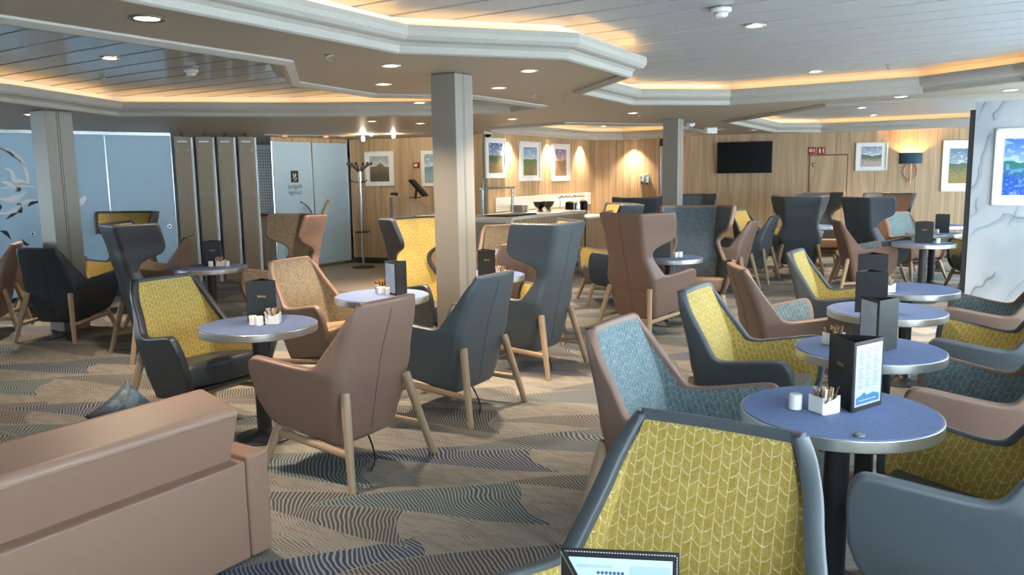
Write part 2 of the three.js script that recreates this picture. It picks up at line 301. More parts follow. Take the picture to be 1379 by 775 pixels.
// outer shell, with windows on both sides and behind
function windowWall(name, label, pts, [along], spans, y0, y1, H = 2.7, T = 0.18) {
  // pts: uv start, along: 'u' | 'v', spans: list of [from, to] openings from start
  const [u, v, len] = pts, g = structGroup(name, label, 'wall', W(u, v).toArray(), along === 'u' ? ROOM_TURN : ROOM_TURN + Math.PI / 2);
  // local x runs along the wall
  let x = 0; const seg = (x0, x1, ya, yb) => { if (x1 - x0 > 0.01 && yb - ya > 0.01) part('wall_panel', box(x1 - x0, yb - ya, T, (x0 + x1) / 2, (ya + yb) / 2, 0), M.plaster, g); };
  for (const [a, b] of spans) { seg(x, a, 0, H); seg(a, b, 0, y0); seg(a, b, y1, H);
    const fr = merge(rbox(b - a, 0.05, 0.08, 0.01, (a + b) / 2, y0 + 0.025, 0), rbox(b - a, 0.05, 0.08, 0.01, (a + b) / 2, y1 - 0.025, 0), rbox(0.05, y1 - y0, 0.08, 0.01, a + 0.025, (y0 + y1) / 2, 0), rbox(0.05, y1 - y0, 0.08, 0.01, b - 0.025, (y0 + y1) / 2, 0));
    const f = part('window_frame', fr, M.white, g); part('pane', box(b - a - 0.1, y1 - y0 - 0.1, 0.008, (a + b) / 2, (y0 + y1) / 2, 0), M.glass, f); x = b; }
  seg(x, len, 0, H); return g;
}
const spans = (from, to, w, gap) => { const r = []; for (let x = from; x + w <= to; x += w + gap) r.push([x, x + w]); return r; };
windowWall('wall_right', 'outer wall with a long row of large windows', [1.4, -4.2, 22.2], ['v'], spans(1.6, 21.9, 1.8, 0.2), 0.5, 2.05);
windowWall('wall_left', 'pale outer wall of the hall behind the glass partition', [-16.9, -4.2, 22.2], ['v'], spans(0.4, 11.4, 1.9, 0.2), 0.25, 2.25);
windowWall('wall_back', 'plain wall behind the viewer', [-16.9, -4.15, 18.4], ['u'], [], 0.6, 2.0);
{ const c = W(-7.75, 17.9); struct('wall_end', box(18.4, 2.7, 0.15), M.plaster, 'plain outer wall beyond the lounge', 'wall', [c.x, 1.35, c.z], [0, ROOM_TURN, 0]); }
// marble partition with its dark edge post
const PAN = [[5.05, -8.85], [5.05 + UX * 1.9, -8.85 + UZ * 1.9]];
{ const g = structGroup('wall_marble', 'white marble partition with grey veins holding a seascape', 'partition', [PAN[0][0], 0, PAN[0][1]], ROOM_TURN);
  const L = 1.88; part('slab', metreUV(rbox(L, 2.2, 0.05, 0.004, L / 2, 1.1, -0.025), 1, 0.25, 0.3), M.marble, g); part('edge_post', rbox(0.05, 2.12, 0.09, 0.004, -0.028, 1.06, -0.06), M.charcoal, g); }
// pillars
const PILLARS = [[[-0.41, -5.9], 0.215, 'grey clad pillar standing between the low grey armchair and the striped yellow wing chair'], [[2.1, -10.45], 0.2, 'grey clad pillar behind the dark tweed wing chair'], [[-4.56, -8.15], 0.27, 'grey clad pillar beside the frosted glass with the swirl motif']];
for (const [[x, z], w, lab] of PILLARS) {
  const g = structGroup('pillar', lab, 'pillar', [x, 0, z], ROOM_TURN), h = ceilAt(z) - 0.003, e = w / 2;
  part('core', box(w - 0.02, h, w - 0.02, 0, h / 2, 0), M.cladding, g);
  const face = (turn, mats) => { let o = -e; for (const [f, m] of mats) { const ww = f * w; const q = rbox(ww - 0.004, h, 0.012, 0.002, o + ww / 2, h / 2, e - 0.006); q.rotateY(turn); part('cladding_strip', q, m, g); o += ww; } };
  face(0, [[1, M.cladding]]); face(Math.PI / 2, [[0.42, M.cladding], [0.08, M.cladding], [0.5, M.cladding]]); face(Math.PI, [[1, M.cladding]]); face(-Math.PI / 2, [[0.5, M.cladding], [0.5, M.cladding]]);
}

// ================================================================ ARMCHAIRS
const TH = 0.045;
const lerpTable = (T, y) => { if (y <= T[0][0]) return T[0][1]; for (let i = 1; i < T.length; i++) if (y <= T[i][0]) { const [a, b] = [T[i - 1], T[i]], t = (y - a[0]) / (b[0] - a[0]); return a[1] + (b[1] - a[1]) * (t * t * (3 - 2 * t) * 0.5 + t * 0.5); } return T[T.length - 1][1]; };
function chairGeometry(wing) {
  const armRows = [[0.195, 0.34], [0.225, 0.385], [0.28, 0.42], [0.36, 0.448], [0.44, 0.464], [0.49, 0.466], [0.512, 0.455], [0.520, 0.42], [0.523, 0.36], [0.526, 0.28], [0.530, 0.20], [0.539, 0.135], [0.56, 0.097]];
  const ctrl = wing ? [...armRows, [0.61, 0.075], [0.70, 0.052], [0.76, 0.05], [0.80, 0.062], [0.835, 0.095], [0.865, 0.15], [0.89, 0.215], [0.915, 0.27], [0.95, 0.295], [1.0, 0.30], [1.06, 0.30], [1.11, 0.297], [1.13, 0.29]]
    : [...armRows, [0.60, 0.078], [0.68, 0.053], [0.75, 0.03], [0.82, 0.008], [0.86, -0.008], [0.885, -0.018]];
  const curve = new THREE.CatmullRomCurve3(ctrl.map(([y, s]) => new THREE.Vector3(s, y, 0)), false, 'centripetal');
  const NR = wing ? 64 : 48, rows = curve.getPoints(NR).map((p) => [p.y, p.x]);
  const wb = wing ? [[0.18, 0.215], [0.35, 0.247], [0.55, 0.268], [0.75, 0.214], [0.9, 0.222], [1.15, 0.25]] : [[0.18, 0.215], [0.35, 0.25], [0.55, 0.278], [0.75, 0.246], [0.9, 0.212]];
  const ph = wing ? [[0.2, 7], [0.55, 12], [0.75, 14], [0.92, 22], [1.15, 26]] : [[0.2, 7], [0.55, 12], [0.75, 14], [0.9, 16]];
  const zb = wing ? [[0.18, -0.185], [0.28, -0.208], [0.4, -0.232], [0.55, -0.265], [0.9, -0.345], [1.15, -0.40]] : [[0.18, -0.185], [0.28, -0.208], [0.4, -0.232], [0.55, -0.265], [0.9, -0.365]];
  const kk = wing ? [[0.3, 0.2], [0.52, 0.205], [0.58, 0.18], [0.75, 0.0], [0.85, 0.0], [1.12, 0.03]] : [[0.3, 0.2], [0.52, 0.205], [0.58, 0.18], [0.75, 0.0]];
  const R = 0.034;
  const pos = (l, y) => {
    const s = Math.sign(l) || 1, a = Math.abs(l), w = lerpTable(wb, y), p = lerpTable(ph, y) * Math.PI / 180, z0 = lerpTable(zb, y), ang = Math.PI / 2 - p, st = w - R; let x, z;
    if (a <= st) { x = a; z = 0; } else if (a <= st + R * ang) { const t = (a - st) / R; x = st + R * Math.sin(t); z = R * (1 - Math.cos(t)); } else { const d = a - st - R * ang; x = st + R * Math.sin(ang) + d * Math.sin(p); z = R * (1 - Math.cos(ang)) + d * Math.cos(p); }
    const bow = 0.012 * Math.max(0, 1 - (a / w) * (a / w));
    return new THREE.Vector3(s * x, y + lerpTable(kk, y) * Math.max(0, a - w), z0 + z - bow);
  };
  const nrm = (l, y) => { const e = 0.004, a = pos(l + e, y).sub(pos(l - e, y)), b = pos(l, y + e).sub(pos(l, y - e)); return new THREE.Vector3().crossVectors(b, a).normalize(); }; // points away from the seat
  const cols = (y, side) => { const w = lerpTable(wb, y), c = [], p = lerpTable(ph, y) * Math.PI / 180, st = w - R, arc = R * (Math.PI / 2 - p), L = w + side, half = [];
    for (let i = 0; i <= 5; i++) half.push(st * i / 5); for (let i = 1; i <= 5; i++) half.push(Math.min(L, st + arc * i / 5)); const b0 = half[half.length - 1]; for (let i = 1; i <= 9; i++) half.push(b0 + (L - b0) * i / 9);
    for (let i = half.length - 1; i > 0; i--) c.push(-half[i]); for (const h of half) c.push(h); return c; };
  const grid = rows.map(([y, s]) => cols(y, s).map((l) => ({ l, y, p: pos(l, y), n: nrm(l, y) })));
  const NC = grid[0].length;
  // helper to collect triangles with normals and uv
  const B = () => ({ p: [], n: [], uv: [], i: [] });
  const add = (b, p, n, u, v) => { b.p.push(p.x, p.y, p.z); b.n.push(n.x, n.y, n.z); b.uv.push(u, v); return b.p.length / 3 - 1; };
  const fin = (b) => { const g = new THREE.BufferGeometry(); g.setAttribute('position', new THREE.Float32BufferAttribute(b.p, 3)); g.setAttribute('normal', new THREE.Float32BufferAttribute(b.n, 3)); g.setAttribute('uv', new THREE.Float32BufferAttribute(b.uv, 2)); g.setIndex(b.i); return g; };
  const sheet = (b, off, flip, G = grid) => { const id = G.map((r) => r.map((q) => add(b, q.p.clone().addScaledVector(q.n, q.off ?? off), flip ? q.n.clone().negate() : q.n, q.l, q.y * 1.06 + 0.2 * Math.max(0, 0.5 - q.y))));
    for (let i = 0; i < G.length - 1; i++) for (let j = 0; j < G[0].length - 1; j++) { const a = id[i][j], c = id[i][j + 1], d = id[i + 1][j + 1], e = id[i + 1][j]; if (flip) b.i.push(a, c, d, a, d, e); else b.i.push(a, d, c, a, e, d); } };
  const shell = B(); sheet(shell, TH / 2, false); sheet(shell, -TH / 2, true);
  // rounded rim along both side edges and the top
  const path = []; for (let i = 0; i < grid.length; i++) path.push(grid[i][0]); for (let j = 1; j < NC - 1; j++) path.push(grid[grid.length - 1][j]); for (let i = grid.length - 1; i >= 0; i--) path.push(grid[i][NC - 1]);
  const rim = path.map((q, i) => { const a = path[Math.max(0, i - 1)], c = path[Math.min(path.length - 1, i + 1)], t = c.p.clone().sub(a.p).normalize(); return { q, bdir: new THREE.Vector3().crossVectors(q.n, t).normalize() }; });
  if (rim[Math.floor(rim.length / 2)].bdir.y < 0) for (const r of rim) r.bdir.negate();
  const NA = 8, rid = rim.map(({ q, bdir }, i) => { const r = []; for (let k = 0; k <= NA; k++) { const t = k / NA * Math.PI, sp = (x) => Math.sign(x) * Math.pow(Math.abs(x), 0.42), n = q.n.clone().multiplyScalar(Math.cos(t)).addScaledVector(bdir, Math.sin(t)); r.push(add(shell, q.p.clone().addScaledVector(q.n, sp(Math.cos(t)) * TH / 2).addScaledVector(bdir, sp(Math.sin(t)) * 0.014), n, i * 0.02, k * 0.012)); } return r; });
  for (let i = 0; i < rid.length - 1; i++) for (let k = 0; k < NA; k++) shell.i.push(rid[i][k], rid[i + 1][k + 1], rid[i + 1][k], rid[i][k], rid[i][k + 1], rid[i + 1][k + 1]);
  // closed, softly rounded underside
  const ringPts = (row, off, n0) => { const r = row.map((q) => q.p.clone().addScaledVector(q.n, off)); const a = r[r.length - 1], c = r[0]; for (let i = 1; i < 8; i++) { const t = i / 8; r.push(a.clone().lerp(c, t).add(new THREE.Vector3(0, 0, n0 * Math.sin(Math.PI * t)))); } return r; };
  const loft = (b, rings, cap) => { const cen = new THREE.Vector3(); for (const q of rings[0]) cen.add(q); cen.divideScalar(rings[0].length);
    const g0 = b.p.length / 3, N = rings[0].length, tmp = new THREE.BufferGeometry(), pp = [], ii = [];
    for (const r of rings) for (const q of r) pp.push(q.x, q.y, q.z);
    for (let i = 0; i < rings.length - 1; i++) for (let j = 0; j < N; j++) { const k = (j + 1) % N, a = i * N + j, c = i * N + k, d = (i + 1) * N + k, e = (i + 1) * N + j; ii.push(a, d, c, a, e, d); }
    const last = rings[rings.length - 1], lc = new THREE.Vector3(); for (const q of last) lc.add(q); lc.divideScalar(N); lc.y += cap; pp.push(lc.x, lc.y, lc.z); const ci = rings.length * N; for (let j = 0; j < N; j++) ii.push((rings.length - 1) * N + j, ci, (rings.length - 1) * N + (j + 1) % N);
    tmp.setAttribute('position', new THREE.Float32BufferAttribute(pp, 3)); tmp.setIndex(ii); tmp.computeVertexNormals(); const nn = tmp.attributes.normal;
    for (let i = 0; i < pp.length / 3; i++) add(b, new THREE.Vector3(pp[3 * i], pp[3 * i + 1], pp[3 * i + 2]), new THREE.Vector3(nn.getX(i), nn.getY(i), nn.getZ(i)), pp[3 * i], pp[3 * i + 2]); for (const k of ii) b.i.push(k + g0); };
  const base = ringPts(grid[0], TH / 2, 0.0), cB = base.reduce((s, q) => s.add(q), new THREE.Vector3()).divideScalar(base.length);
  const shrink = (r, f, dy) => r.map((q) => new THREE.Vector3(cB.x + (q.x - cB.x) * f, q.y + dy, cB.z + (q.z - cB.z) * f));
  { const rs = [base.map((q) => q.clone().add(new THREE.Vector3(0, 0.012, 0))), base, shrink(base, 0.97, -0.012), shrink(base, 0.9, -0.024), shrink(base, 0.7, -0.03)]; loft(shell, rs.map((r) => r.slice().reverse()).map((r) => r), -0.002); }
  // inner upholstery, a hair proud of the leather and dropping onto it at its border
  const ins = rows.map(([y, s], i) => { const t = i / (rows.length - 1); const yy = y > (wing ? 1.0 : 0.8) ? y - 0.010 * smooth(wing ? 1.0 : 0.8, wing ? 1.13 : 0.885, y) : y; return cols(yy, s - 0.012); });
  const G2 = rows.map(([y], i) => { const yy = y > (wing ? 1.0 : 0.8) ? y - 0.010 * smooth(wing ? 1.0 : 0.8, wing ? 1.13 : 0.885, y) : y, last = i === rows.length - 1; return ins[i].map((l, j) => ({ l, y: yy, p: pos(l, yy), n: nrm(l, yy), off: (last || j === 0 || j === NC - 1) ? -TH / 2 + 0.001 : -TH / 2 - 0.007 })); });
  const cover = B(); sheet(cover, 0, true, G2);
  // seat cushion
  const seatRow = grid.findIndex((r) => r[0].y > 0.36), sr = grid[seatRow], sp = ringPts(sr.filter((q) => Math.abs(q.l) < lerpTable(wb, q.y) + 0.42), -TH / 2 - 0.004, 0.045);
  const sc = sp.reduce((s, q) => s.add(q), new THREE.Vector3()).divideScalar(sp.length), slope = (q) => 0.375 + 0.14 * (q.z + 0.2);
  const ring = (f, y) => sp.map((q) => { const x = sc.x + (q.x - sc.x) * f, z = sc.z + (q.z - sc.z) * f; return new THREE.Vector3(x, slope({ z }) + y, z); });
  const seat = B(); loft(seat, [ring(0.93, -0.14), ring(0.985, -0.125), ring(1, -0.10), ring(1.0, -0.03), ring(0.985, -0.012), ring(0.94, 0.002), ring(0.8, 0.010), ring(0.5, 0.014)].map((r) => r.slice().reverse()), 0.0);
  const seam = []; for (let y = 0.22; y <= (wing ? 1.12 : 0.87); y += 0.04) { const q = pos(0, y), n = nrm(0, y); seam.push(q.addScaledVector(n, TH / 2 + 0.0002).toArray()); }
  const legs = [];
  for (const s of [-1, 1]) { legs.push(merge(limb([s * 0.325, 0, -0.38], [s * 0.235, 0.455, -0.276], 0.019, 0.026, 12))); legs.push(merge(limb([s * 0.30, 0, 0.26], [s * 0.245, 0.25, 0.17], 0.019, 0.026, 12))); }
  const rail = (s) => limb([s * 0.288, 0.168, -0.335], [s * 0.248, 0.20, 0.19], 0.02, 0.02, 10, 1);
  const norm = (g) => { const q = fin(g); return q; };
  return { shell: norm(shell), cover: norm(cover), seat: norm(seat), seam: tube(seam, 0.0014, 40, 6), legs, rails: [rail(-1), rail(1)], cross: limb([-0.265, 0.185, -0.02], [0.265, 0.185, -0.02], 0.016, 0.016, 10), tether: tube([[-0.1, 0.18, -0.05], [-0.12, 0.11, -0.1], [-0.05, 0.03, -0.2], [0.06, 0.006, -0.27]], 0.005, 24, 6) };
}
const LOW = chairGeometry(false), WING = chairGeometry(true);
const OUT = { brown: M.brown, slate: M.slate, slateShaded: M.slateShaded }, SEAT = { brown: M.tanSeat, slate: M.slate, slateShaded: M.slateShaded };
const deg = (d) => d * Math.PI / 180;
function armchair(kind, outer, inner, x, z, turn, label, opt = {}) {
  const G = kind === 'wing' ? WING : LOW;
  const g = thing(kind === 'wing' ? 'wing_chair' : 'armchair', label, kind === 'wing' ? 'wing chair' : 'armchair', [x, 0, z], deg(turn), opt.group);
  part('shell', G.shell, OUT[outer], g); part('inner_upholstery', G.cover, M[inner], g); part('seat', G.seat, opt.seat ? M[opt.seat] : SEAT[outer], g); part('seam', G.seam, M.black, g);
  for (const l of G.legs) part('leg', l, M.leg, g); for (const l of G.rails) part('rail', l, M.leg, g); part('crossbar', G.cross, M.leg, g);
  if (opt.tether) part('tether_cable', G.tether, M.black, g);
  return g;
}
// place by the point under the middle of the back's top edge
function byBack(kind, outer, inner, mx, mz, turn, label, opt) { const t = deg(turn); return armchair(kind, outer, inner, mx + 0.37 * Math.sin(t), mz + 0.37 * Math.cos(t), turn, label, opt); }
const C = [
  // left of the lounge
  ['low', 'slateShaded', 'darkTweed', -4.40, -7.42, 168, 'dark low armchair with its back turned, in front of the pillar by the frosted glass', { tether: 1 }],
  ['wing', 'slateShaded', 'yellow', -3.34, -6.72, 130, 'dark wing chair with yellow lining, back turned, between the pillar and the left round table'],
  ['wing', 'slateShaded', 'yellow', -4.4, -9.52, -12, 'dark wing chair with yellow lining facing out in front of the frosted glass pane'],
  ['low', 'brown', 'tweed', -3.45, -8.6, -80, 'brown low armchair with tweed lining turned sideways behind the dark wing chair'],
  ['low', 'brown', 'tweed', -5.0, -8.1, -70, 'brown low armchair with tweed lining cut off beside the dark armchair at the glass'],
  ['low', 'brown', 'tweed', -5.35, -9.75, -60, 'brown low armchair mostly hidden by the pillar next to the frosted glass'],
  ['wing', 'brown', 'tweed', -2.0, -8.02, -46, 'brown leather wing chair lined in brown tweed before the etched glass doors', { seat: 'rust' }],
  ['low', 'brown', 'tweed', -1.69, -6.06, 62, 'brown low armchair with pale tweed lining facing the table with the open menu'],
  ['low', 'slateShaded', 'yellow', -2.22, -5.06, 58, 'dark low armchair with yellow lining pulled up to the round table with condiments', {}],
  ['low', 'brown', 'tweed', -0.62, -3.95, -121, 'brown leather low armchair with its smooth back turned, next to the tan sofa', { tether: 1 }],
  ['low', 'slate', 'yellow', -0.10, -4.92, -121, 'slate grey low armchair with yellow lining, back turned, in front of the grey pillar', { tether: 1 }],
  ['wing', 'slate', 'yellow', 0.415, -6.02, -121, 'slate grey wing chair with yellow lining, back turned, right of the pillar', { tether: 1 }],
  ['wing', 'slateShaded', 'yellow', -0.97, -7.1, 55, 'dark wing chair with mottled yellow lining facing out behind the pillar'],
  ['low', 'brown', 'tweed', 0.12, -7.0, 172, 'brown low armchair seen through the gap under the wing of the slate grey chair'],
  ['low', 'brown', 'tweed', -0.12, -9.8, 8, 'brown armchair lined in beige tweed in front of the buffet end'],
  // middle
  ['wing', 'brown', 'brown', 1.01, -7.25, 131, 'large brown leather wing chair with its back turned, in the middle of the room'],
  ['wing', 'brown', 'darkTweed', 2.0, -8.65, -12, 'brown wing chair with dark blue tweed lining facing out before the far pillar'],
  ['wing', 'slate', 'yellow', 1.45, -9.4, -84, 'slate wing chair with yellow lining half hidden behind the large brown wing chair', { tether: 1 }],
  ['wing', 'slateShaded', 'darkTweed', 1.9, -11.75, 180, 'plain dark chair back showing just left of the far pillar'],
  ['wing', 'slateShaded', 'darkTweed', 2.95, -13.2, -5, 'dark tweed wing chair facing out under the television wall right of the far pillar'],
  ['low', 'slate', 'yellow', 3.62, -12.8, 42, 'slate low armchair with yellow lining in front of the television wall'],
  ['low', 'brown', 'darkTweed', 3.0, -9.9, -121, 'brown low armchair with its back turned beside the dark tweed wing chair'],
  ['low', 'slate', 'darkTweed', 3.57, -10.86, -121, 'slate low armchair with its back turned behind the brown low armchair'],
  ['wing', 'slate', 'darkTweed', 4.05, -11.2, 166, 'slate wing chair with its back turned below the fire safety signs'],
  ['wing', 'brown', 'darkTweed', 4.95, -13.05, -12, 'brown edged dark tweed wing chair facing out against the flush door'],
  // far right, around the tables behind the marble partition
  ['wing', 'slate', 'yellow', 4.55, -10.6, 112, 'slate wing chair with pale front edge facing right below the small framed picture'],
  ['wing', 'slate', 'brown', 5.75, -12.0, -50, 'slate wing chair with brown lining peeking out below the wall lamp'],
  ['low', 'brown', 'teal', 5.45, -11.35, 18, 'low armchair lined in grey blue fabric facing out behind the far tables'],
  ['low', 'brown', 'teal', 3.9, -9.62, 80, 'brown low armchair turned sideways at the table with a black menu before the lamp'],
  ['low', 'slateShaded', 'yellow', 6.0, -9.6, -105, 'dark low armchair with olive lining tucked behind the marble partition'],
  // right hand row of tables, chairs on the left
  ['low', 'brown', 'teal', 0.41, -3.28, 56, 'brown low armchair lined in sky blue herringbone, facing the table with the white sugar pot'],
  ['low', 'slate', 'yellow', 0.97, -4.24, 57, 'slate low armchair lined in bright yellow herringbone, second along the row of blue tables'],
  ['low', 'brown', 'teal', 1.45, -5.15, 88, 'brown low armchair with blue herringbone arm, third along the row of blue tables'],
  ['low', 'slate', 'yellow', 2.16, -6.1, 58, 'slate low armchair lined in yellow, at the end of the row of blue tables'],
  ['low', 'slate', 'yellow', 0.50, -1.90, -33, 'slate low armchair with large yellow herringbone back and dark piping beside the foreground menu'],
  // right hand row, chairs on the window side
  ['low', 'slate', 'yellow', 1.69, -2.24, -122, 'slate low armchair with olive herringbone lining at the window side of the sugar pot table'],
  ['low', 'brown', 'teal', 2.30, -3.16, -122, 'brown low armchair lined in teal herringbone on the window side of the blue tables'],
  ['low', 'slate', 'yellow', 2.88, -4.10, -122, 'slate low armchair with olive lining on the window side, facing two black menus'],
  ['low', 'brown', 'teal', 3.45, -5.03, -122, 'brown low armchair lined in blue herringbone in front of the marble partition'],
];
for (const c of C) byBack(...c);

// ================================================================ TABLES
const TT = 0.67;
const tableGeo = {
  top: lathe([[0.0001, TT - 0.042], [0.324, TT - 0.042], [0.3295, TT - 0.040], [0.33, TT - 0.037], [0.33, TT - 0.003], [0.329, TT - 0.001], [0.326, TT], [0.0001, TT]], 64),
  mat: metreUV(new THREE.CylinderGeometry(0.322, 0.322, 0.003, 64).translate(0, TT + 0.0015, 0)),
  pillar: cyl(0.042, 0.042, TT - 0.05, 28, 0, 0.016, 0),
  collar: lathe([[0.042, TT - 0.075], [0.075, TT - 0.055], [0.12, TT - 0.046], [0.12, TT - 0.042], [0.0001, TT - 0.042]], 32),
  base: lathe([[0.0001, 0], [0.165, 0], [0.168, 0.006], [0.16, 0.014], [0.07, 0.026], [0.045, 0.045], [0.042, 0.06]], 48),
};
function table(x, z, label, opt = {}) {
  const g = thing('round_table', label, 'table', [x, 0, z], rnd() * 6, opt.group);
  part('top', tableGeo.top, M.alu, g).userData.label = 'aluminium edged table top'; part('blue_surface', tableGeo.mat, M.mat, g).userData.label = 'speckled blue table surface';
  part('pillar', tableGeo.pillar, M.pillar, g); part('collar', tableGeo.collar, M.pillar, g); part('base', tableGeo.base, M.pillar, g); return g;
}
const T = {
  one: [1.13, -2.70], two: [1.66, -3.66], three: [2.22, -4.69], four: [2.76, -5.54], near: [0.02, -0.98],
  a: [-1.46, -4.54], b: [-0.92, -5.61], c: [-2.88, -7.64], d: [-5.15, -9.0], e: [-0.05, -8.75], f: [-0.22, -6.7], g: [1.55, -7.87], k: [4.55, -12.05],
  h1: [4.63, -8.98], h2: [5.45, -10.35], h3: [6.3, -11.75], m: [2.55, -11.0],
};
table(...T.one, 'round blue table with the white sugar pot and open menu'); table(...T.two, 'round blue table, second in the row, with an upright black menu'); table(...T.three, 'round blue table, third in the row, with a tall black menu'); table(...T.four, 'round blue table at the end of the row near the marble partition');
table(...T.near, 'round table under the foreground menu'); table(...T.a, 'round table with a black menu and condiments between the dark yellow and brown armchairs'); table(...T.b, 'round table with an open menu before the pillar'); table(...T.c, 'round table with menu in front of the brown tweed wing chair');
table(...T.d, 'round table with menu beside the pillar at the frosted glass'); table(...T.e, 'round table in front of the buffet end'); table(...T.f, 'round table half hidden behind the pillar'); table(...T.g, 'round table between the large brown and the dark tweed wing chairs'); table(...T.k, 'round table between the two wing chairs by the flush door');
table(...T.h1, 'round table with black menu below the wall lamp'); table(...T.h2, 'round table behind the one below the wall lamp'); table(...T.h3, 'farthest round table near the large framed picture'); table(...T.m, 'small round table between the far low armchairs');

// ---------------------------------------------------------------- menus, pots
function canvasTex(w, h, draw) { const c = document.createElement('canvas'); c.width = w; c.height = h; draw(c.getContext('2d'), w, h); const t = new THREE.CanvasTexture(c); t.colorSpace = THREE.SRGBColorSpace; return t; }
const pageTex = canvasTex(256, 384, (c, w, h) => {
  c.fillStyle = '#aeb4c2'; c.fillRect(0, 0, w, h); c.fillStyle = '#5c6270';
  for (let col = 0; col < 3; col++) for (let i = 0; i < 21; i++) { if ((i * 7 + col * 3) % 9 === 0) continue; c.fillRect(24 + col * 74, 26 + i * 12, 30 + ((i * 37 + col * 53) % 31), 3); }
  c.fillStyle = '#2f6f9e'; c.beginPath(); c.moveTo(14, 372); c.lineTo(14, 330); c.lineTo(60, 318); c.lineTo(88, 300); c.lineTo(120, 322); c.lineTo(180, 312); c.lineTo(242, 330); c.lineTo(242, 372); c.fill();
  c.fillStyle = '#d7e6ef'; for (let i = 0; i < 8; i++) c.fillRect(40 + i * 22, 348, 15, 5);
});
const pageTex2 = canvasTex(256, 384, (c, w, h) => { c.fillStyle = '#b4bcc9'; c.fillRect(0, 0, w, h); c.fillStyle = '#9aa3b0'; for (let i = 0; i < 24; i++) c.fillRect(30, 30 + i * 13, 120 + ((i * 53) % 76), 4); c.fillStyle = '#b9c4de'; c.fillRect(170, 40, 70, 60); });
const pageTex3 = canvasTex(256, 384, (c, w, h) => { c.fillStyle = '#c2d2de'; c.fillRect(0, 0, w, h); c.fillStyle = '#a9bfe2'; c.fillRect(150, 20, 100, 70); c.fillRect(20, 22, 90, 10); c.fillStyle = '#3a4c74'; for (let i = 0; i < 7; i++) c.fillRect(70 + i * 10, 42, 7, 9); c.fillStyle = '#7f93b8'; for (let i = 0; i < 18; i++) c.fillRect(30, 110 + i * 14, 150 + ((i * 53) % 50), 4); });
const pages = [pageTex, pageTex2, pageTex3].map((t) => std(0xffffff, 0.5, { map: t }));
// gold script "Menu" as a thin printed mark
const scriptTex = canvasTex(256, 128, (c, w, h) => { c.fillStyle = '#1d1f22'; c.fillRect(0, 0, w, h); c.fillStyle = '#d9b968'; c.font = 'italic 84px serif'; c.textAlign = 'center'; c.fillText('Menu', w / 2, 88); });
const scriptMat = std(0xffffff, 0.5, { map: scriptTex });
function menu(x, z, turn, label, opt = {}) {
  const w = opt.w ?? 0.165, h = opt.h ?? 0.235, t = 0.005, g = thing('menu_holder', label, 'menu', [x, TT + 0.003, z], deg(turn), opt.group);
  // three stiff boards stand as a triangle; local +z is the printed cover
  // (or two boards open like a book when opt.fold is set)
  const rIn = w / (2 * Math.sqrt(3));
  for (let i = 0; i < (opt.fold ? 2 : 3); i++) {
    const a = opt.fold ? i * 1.25 : i * 2 * Math.PI / 3, at = opt.fold ? (i ? [-w / 2 + Math.cos(a) * w / 2, 0, Math.sin(a) * w / 2] : [0, 0, 0]) : [Math.sin(a) * rIn, 0, Math.cos(a) * rIn];
    const b = part('cover_board', rbox(w, h, t, 0.002, 0, h / 2, 0), M.black, g, at, [0, opt.fold ? -a : a, 0]);
    if (i === 0 && opt.text !== false) part('gold_lettering', new THREE.PlaneGeometry(0.055, 0.026).translate(-0.0 + (opt.tx ?? 0), h * 0.62, t / 2 + 0.0006), scriptMat, b);
    if (i === (opt.pageOn ?? 1)) { const p = part('page', new THREE.PlaneGeometry(w - 0.022, h - 0.03).translate(0, h / 2 + 0.002, t / 2 + 0.0008), pages[opt.page ?? 0], b); p.userData.label = 'white printed menu page'; }
    if (opt.stitch) { const s = []; const e = 0.004; for (let k = 0; k < 40; k++) { const u = -w / 2 + e + (w - 2 * e) * (k + 0.2) / 40; s.push(box((w - 2 * e) / 70, 0.001, 0.0012, u, h - e, t / 2 + 0.0004)); } for (const sx of [-1, 1]) for (let k = 0; k < 50; k++) s.push(box(0.001, h / 90, 0.0012, sx * (w / 2 - e), e + (h - 2 * e) * (k + 0.3) / 50, t / 2 + 0.0004)); const m = part('stitching', merge(s), M.white, b); m.userData.kind = 'stuff'; }
  }
  return g;
}
menu(T.one[0] + 0.07, T.one[1] - 0.05, -86, 'open black menu with white printed page on the table with the sugar pot', { page: 0, w: 0.175, h: 0.245 });
menu(T.two[0] + 0.03, T.two[1] + 0.02, 35, 'black menu showing a narrow white page on the second blue table', { text: false, page: 1, pageOn: 2, w: 0.16, h: 0.24 });
menu(T.three[0] - 0.12, T.three[1] + 0.05, -20, 'plain black menu on the third blue table', { text: false, w: 0.17, h: 0.24, pageOn: 9 });
menu(T.four[0] - 0.26, T.four[1] + 0.02, -20, 'plain black menu behind the white sugar box on the end table', { text: false, w: 0.19, h: 0.25, pageOn: 9 });
menu(0.165, -1.20, -8, 'stitched black menu with blue tinted page in the foreground', { page: 2, pageOn: 0, text: false, w: 0.185, h: 0.235, stitch: true, fold: true });
menu(T.a[0] - 0.01, T.a[1] - 0.12, 14, 'black menu with gold script in front of the dark yellow armchair', { w: 0.165, h: 0.24 });
menu(T.b[0] + 0.1, T.b[1] - 0.02, 68, 'open menu with white page on the table before the pillar', { w: 0.15, h: 0.235, page: 1, pageOn: 2, text: false });
menu(T.c[0] - 0.02, T.c[1] - 0.12, 18, 'black menu with gold script on the table before the folded panels', { w: 0.165, h: 0.24 });
menu(T.d[0] + 0.17, T.d[1] - 0.0, 20, 'black menu on the table beside the pillar at the frosted glass', { w: 0.165, h: 0.24 });
menu(T.e[0] + 0.2, T.e[1] - 0.05, 60, 'black menu on the table in front of the buffet', { w: 0.16, h: 0.24, page: 1 });
menu(T.f[0] + 0.0, T.f[1] + 0.1, 20, 'black menu peeking out right of the pillar', { w: 0.15, h: 0.22 });
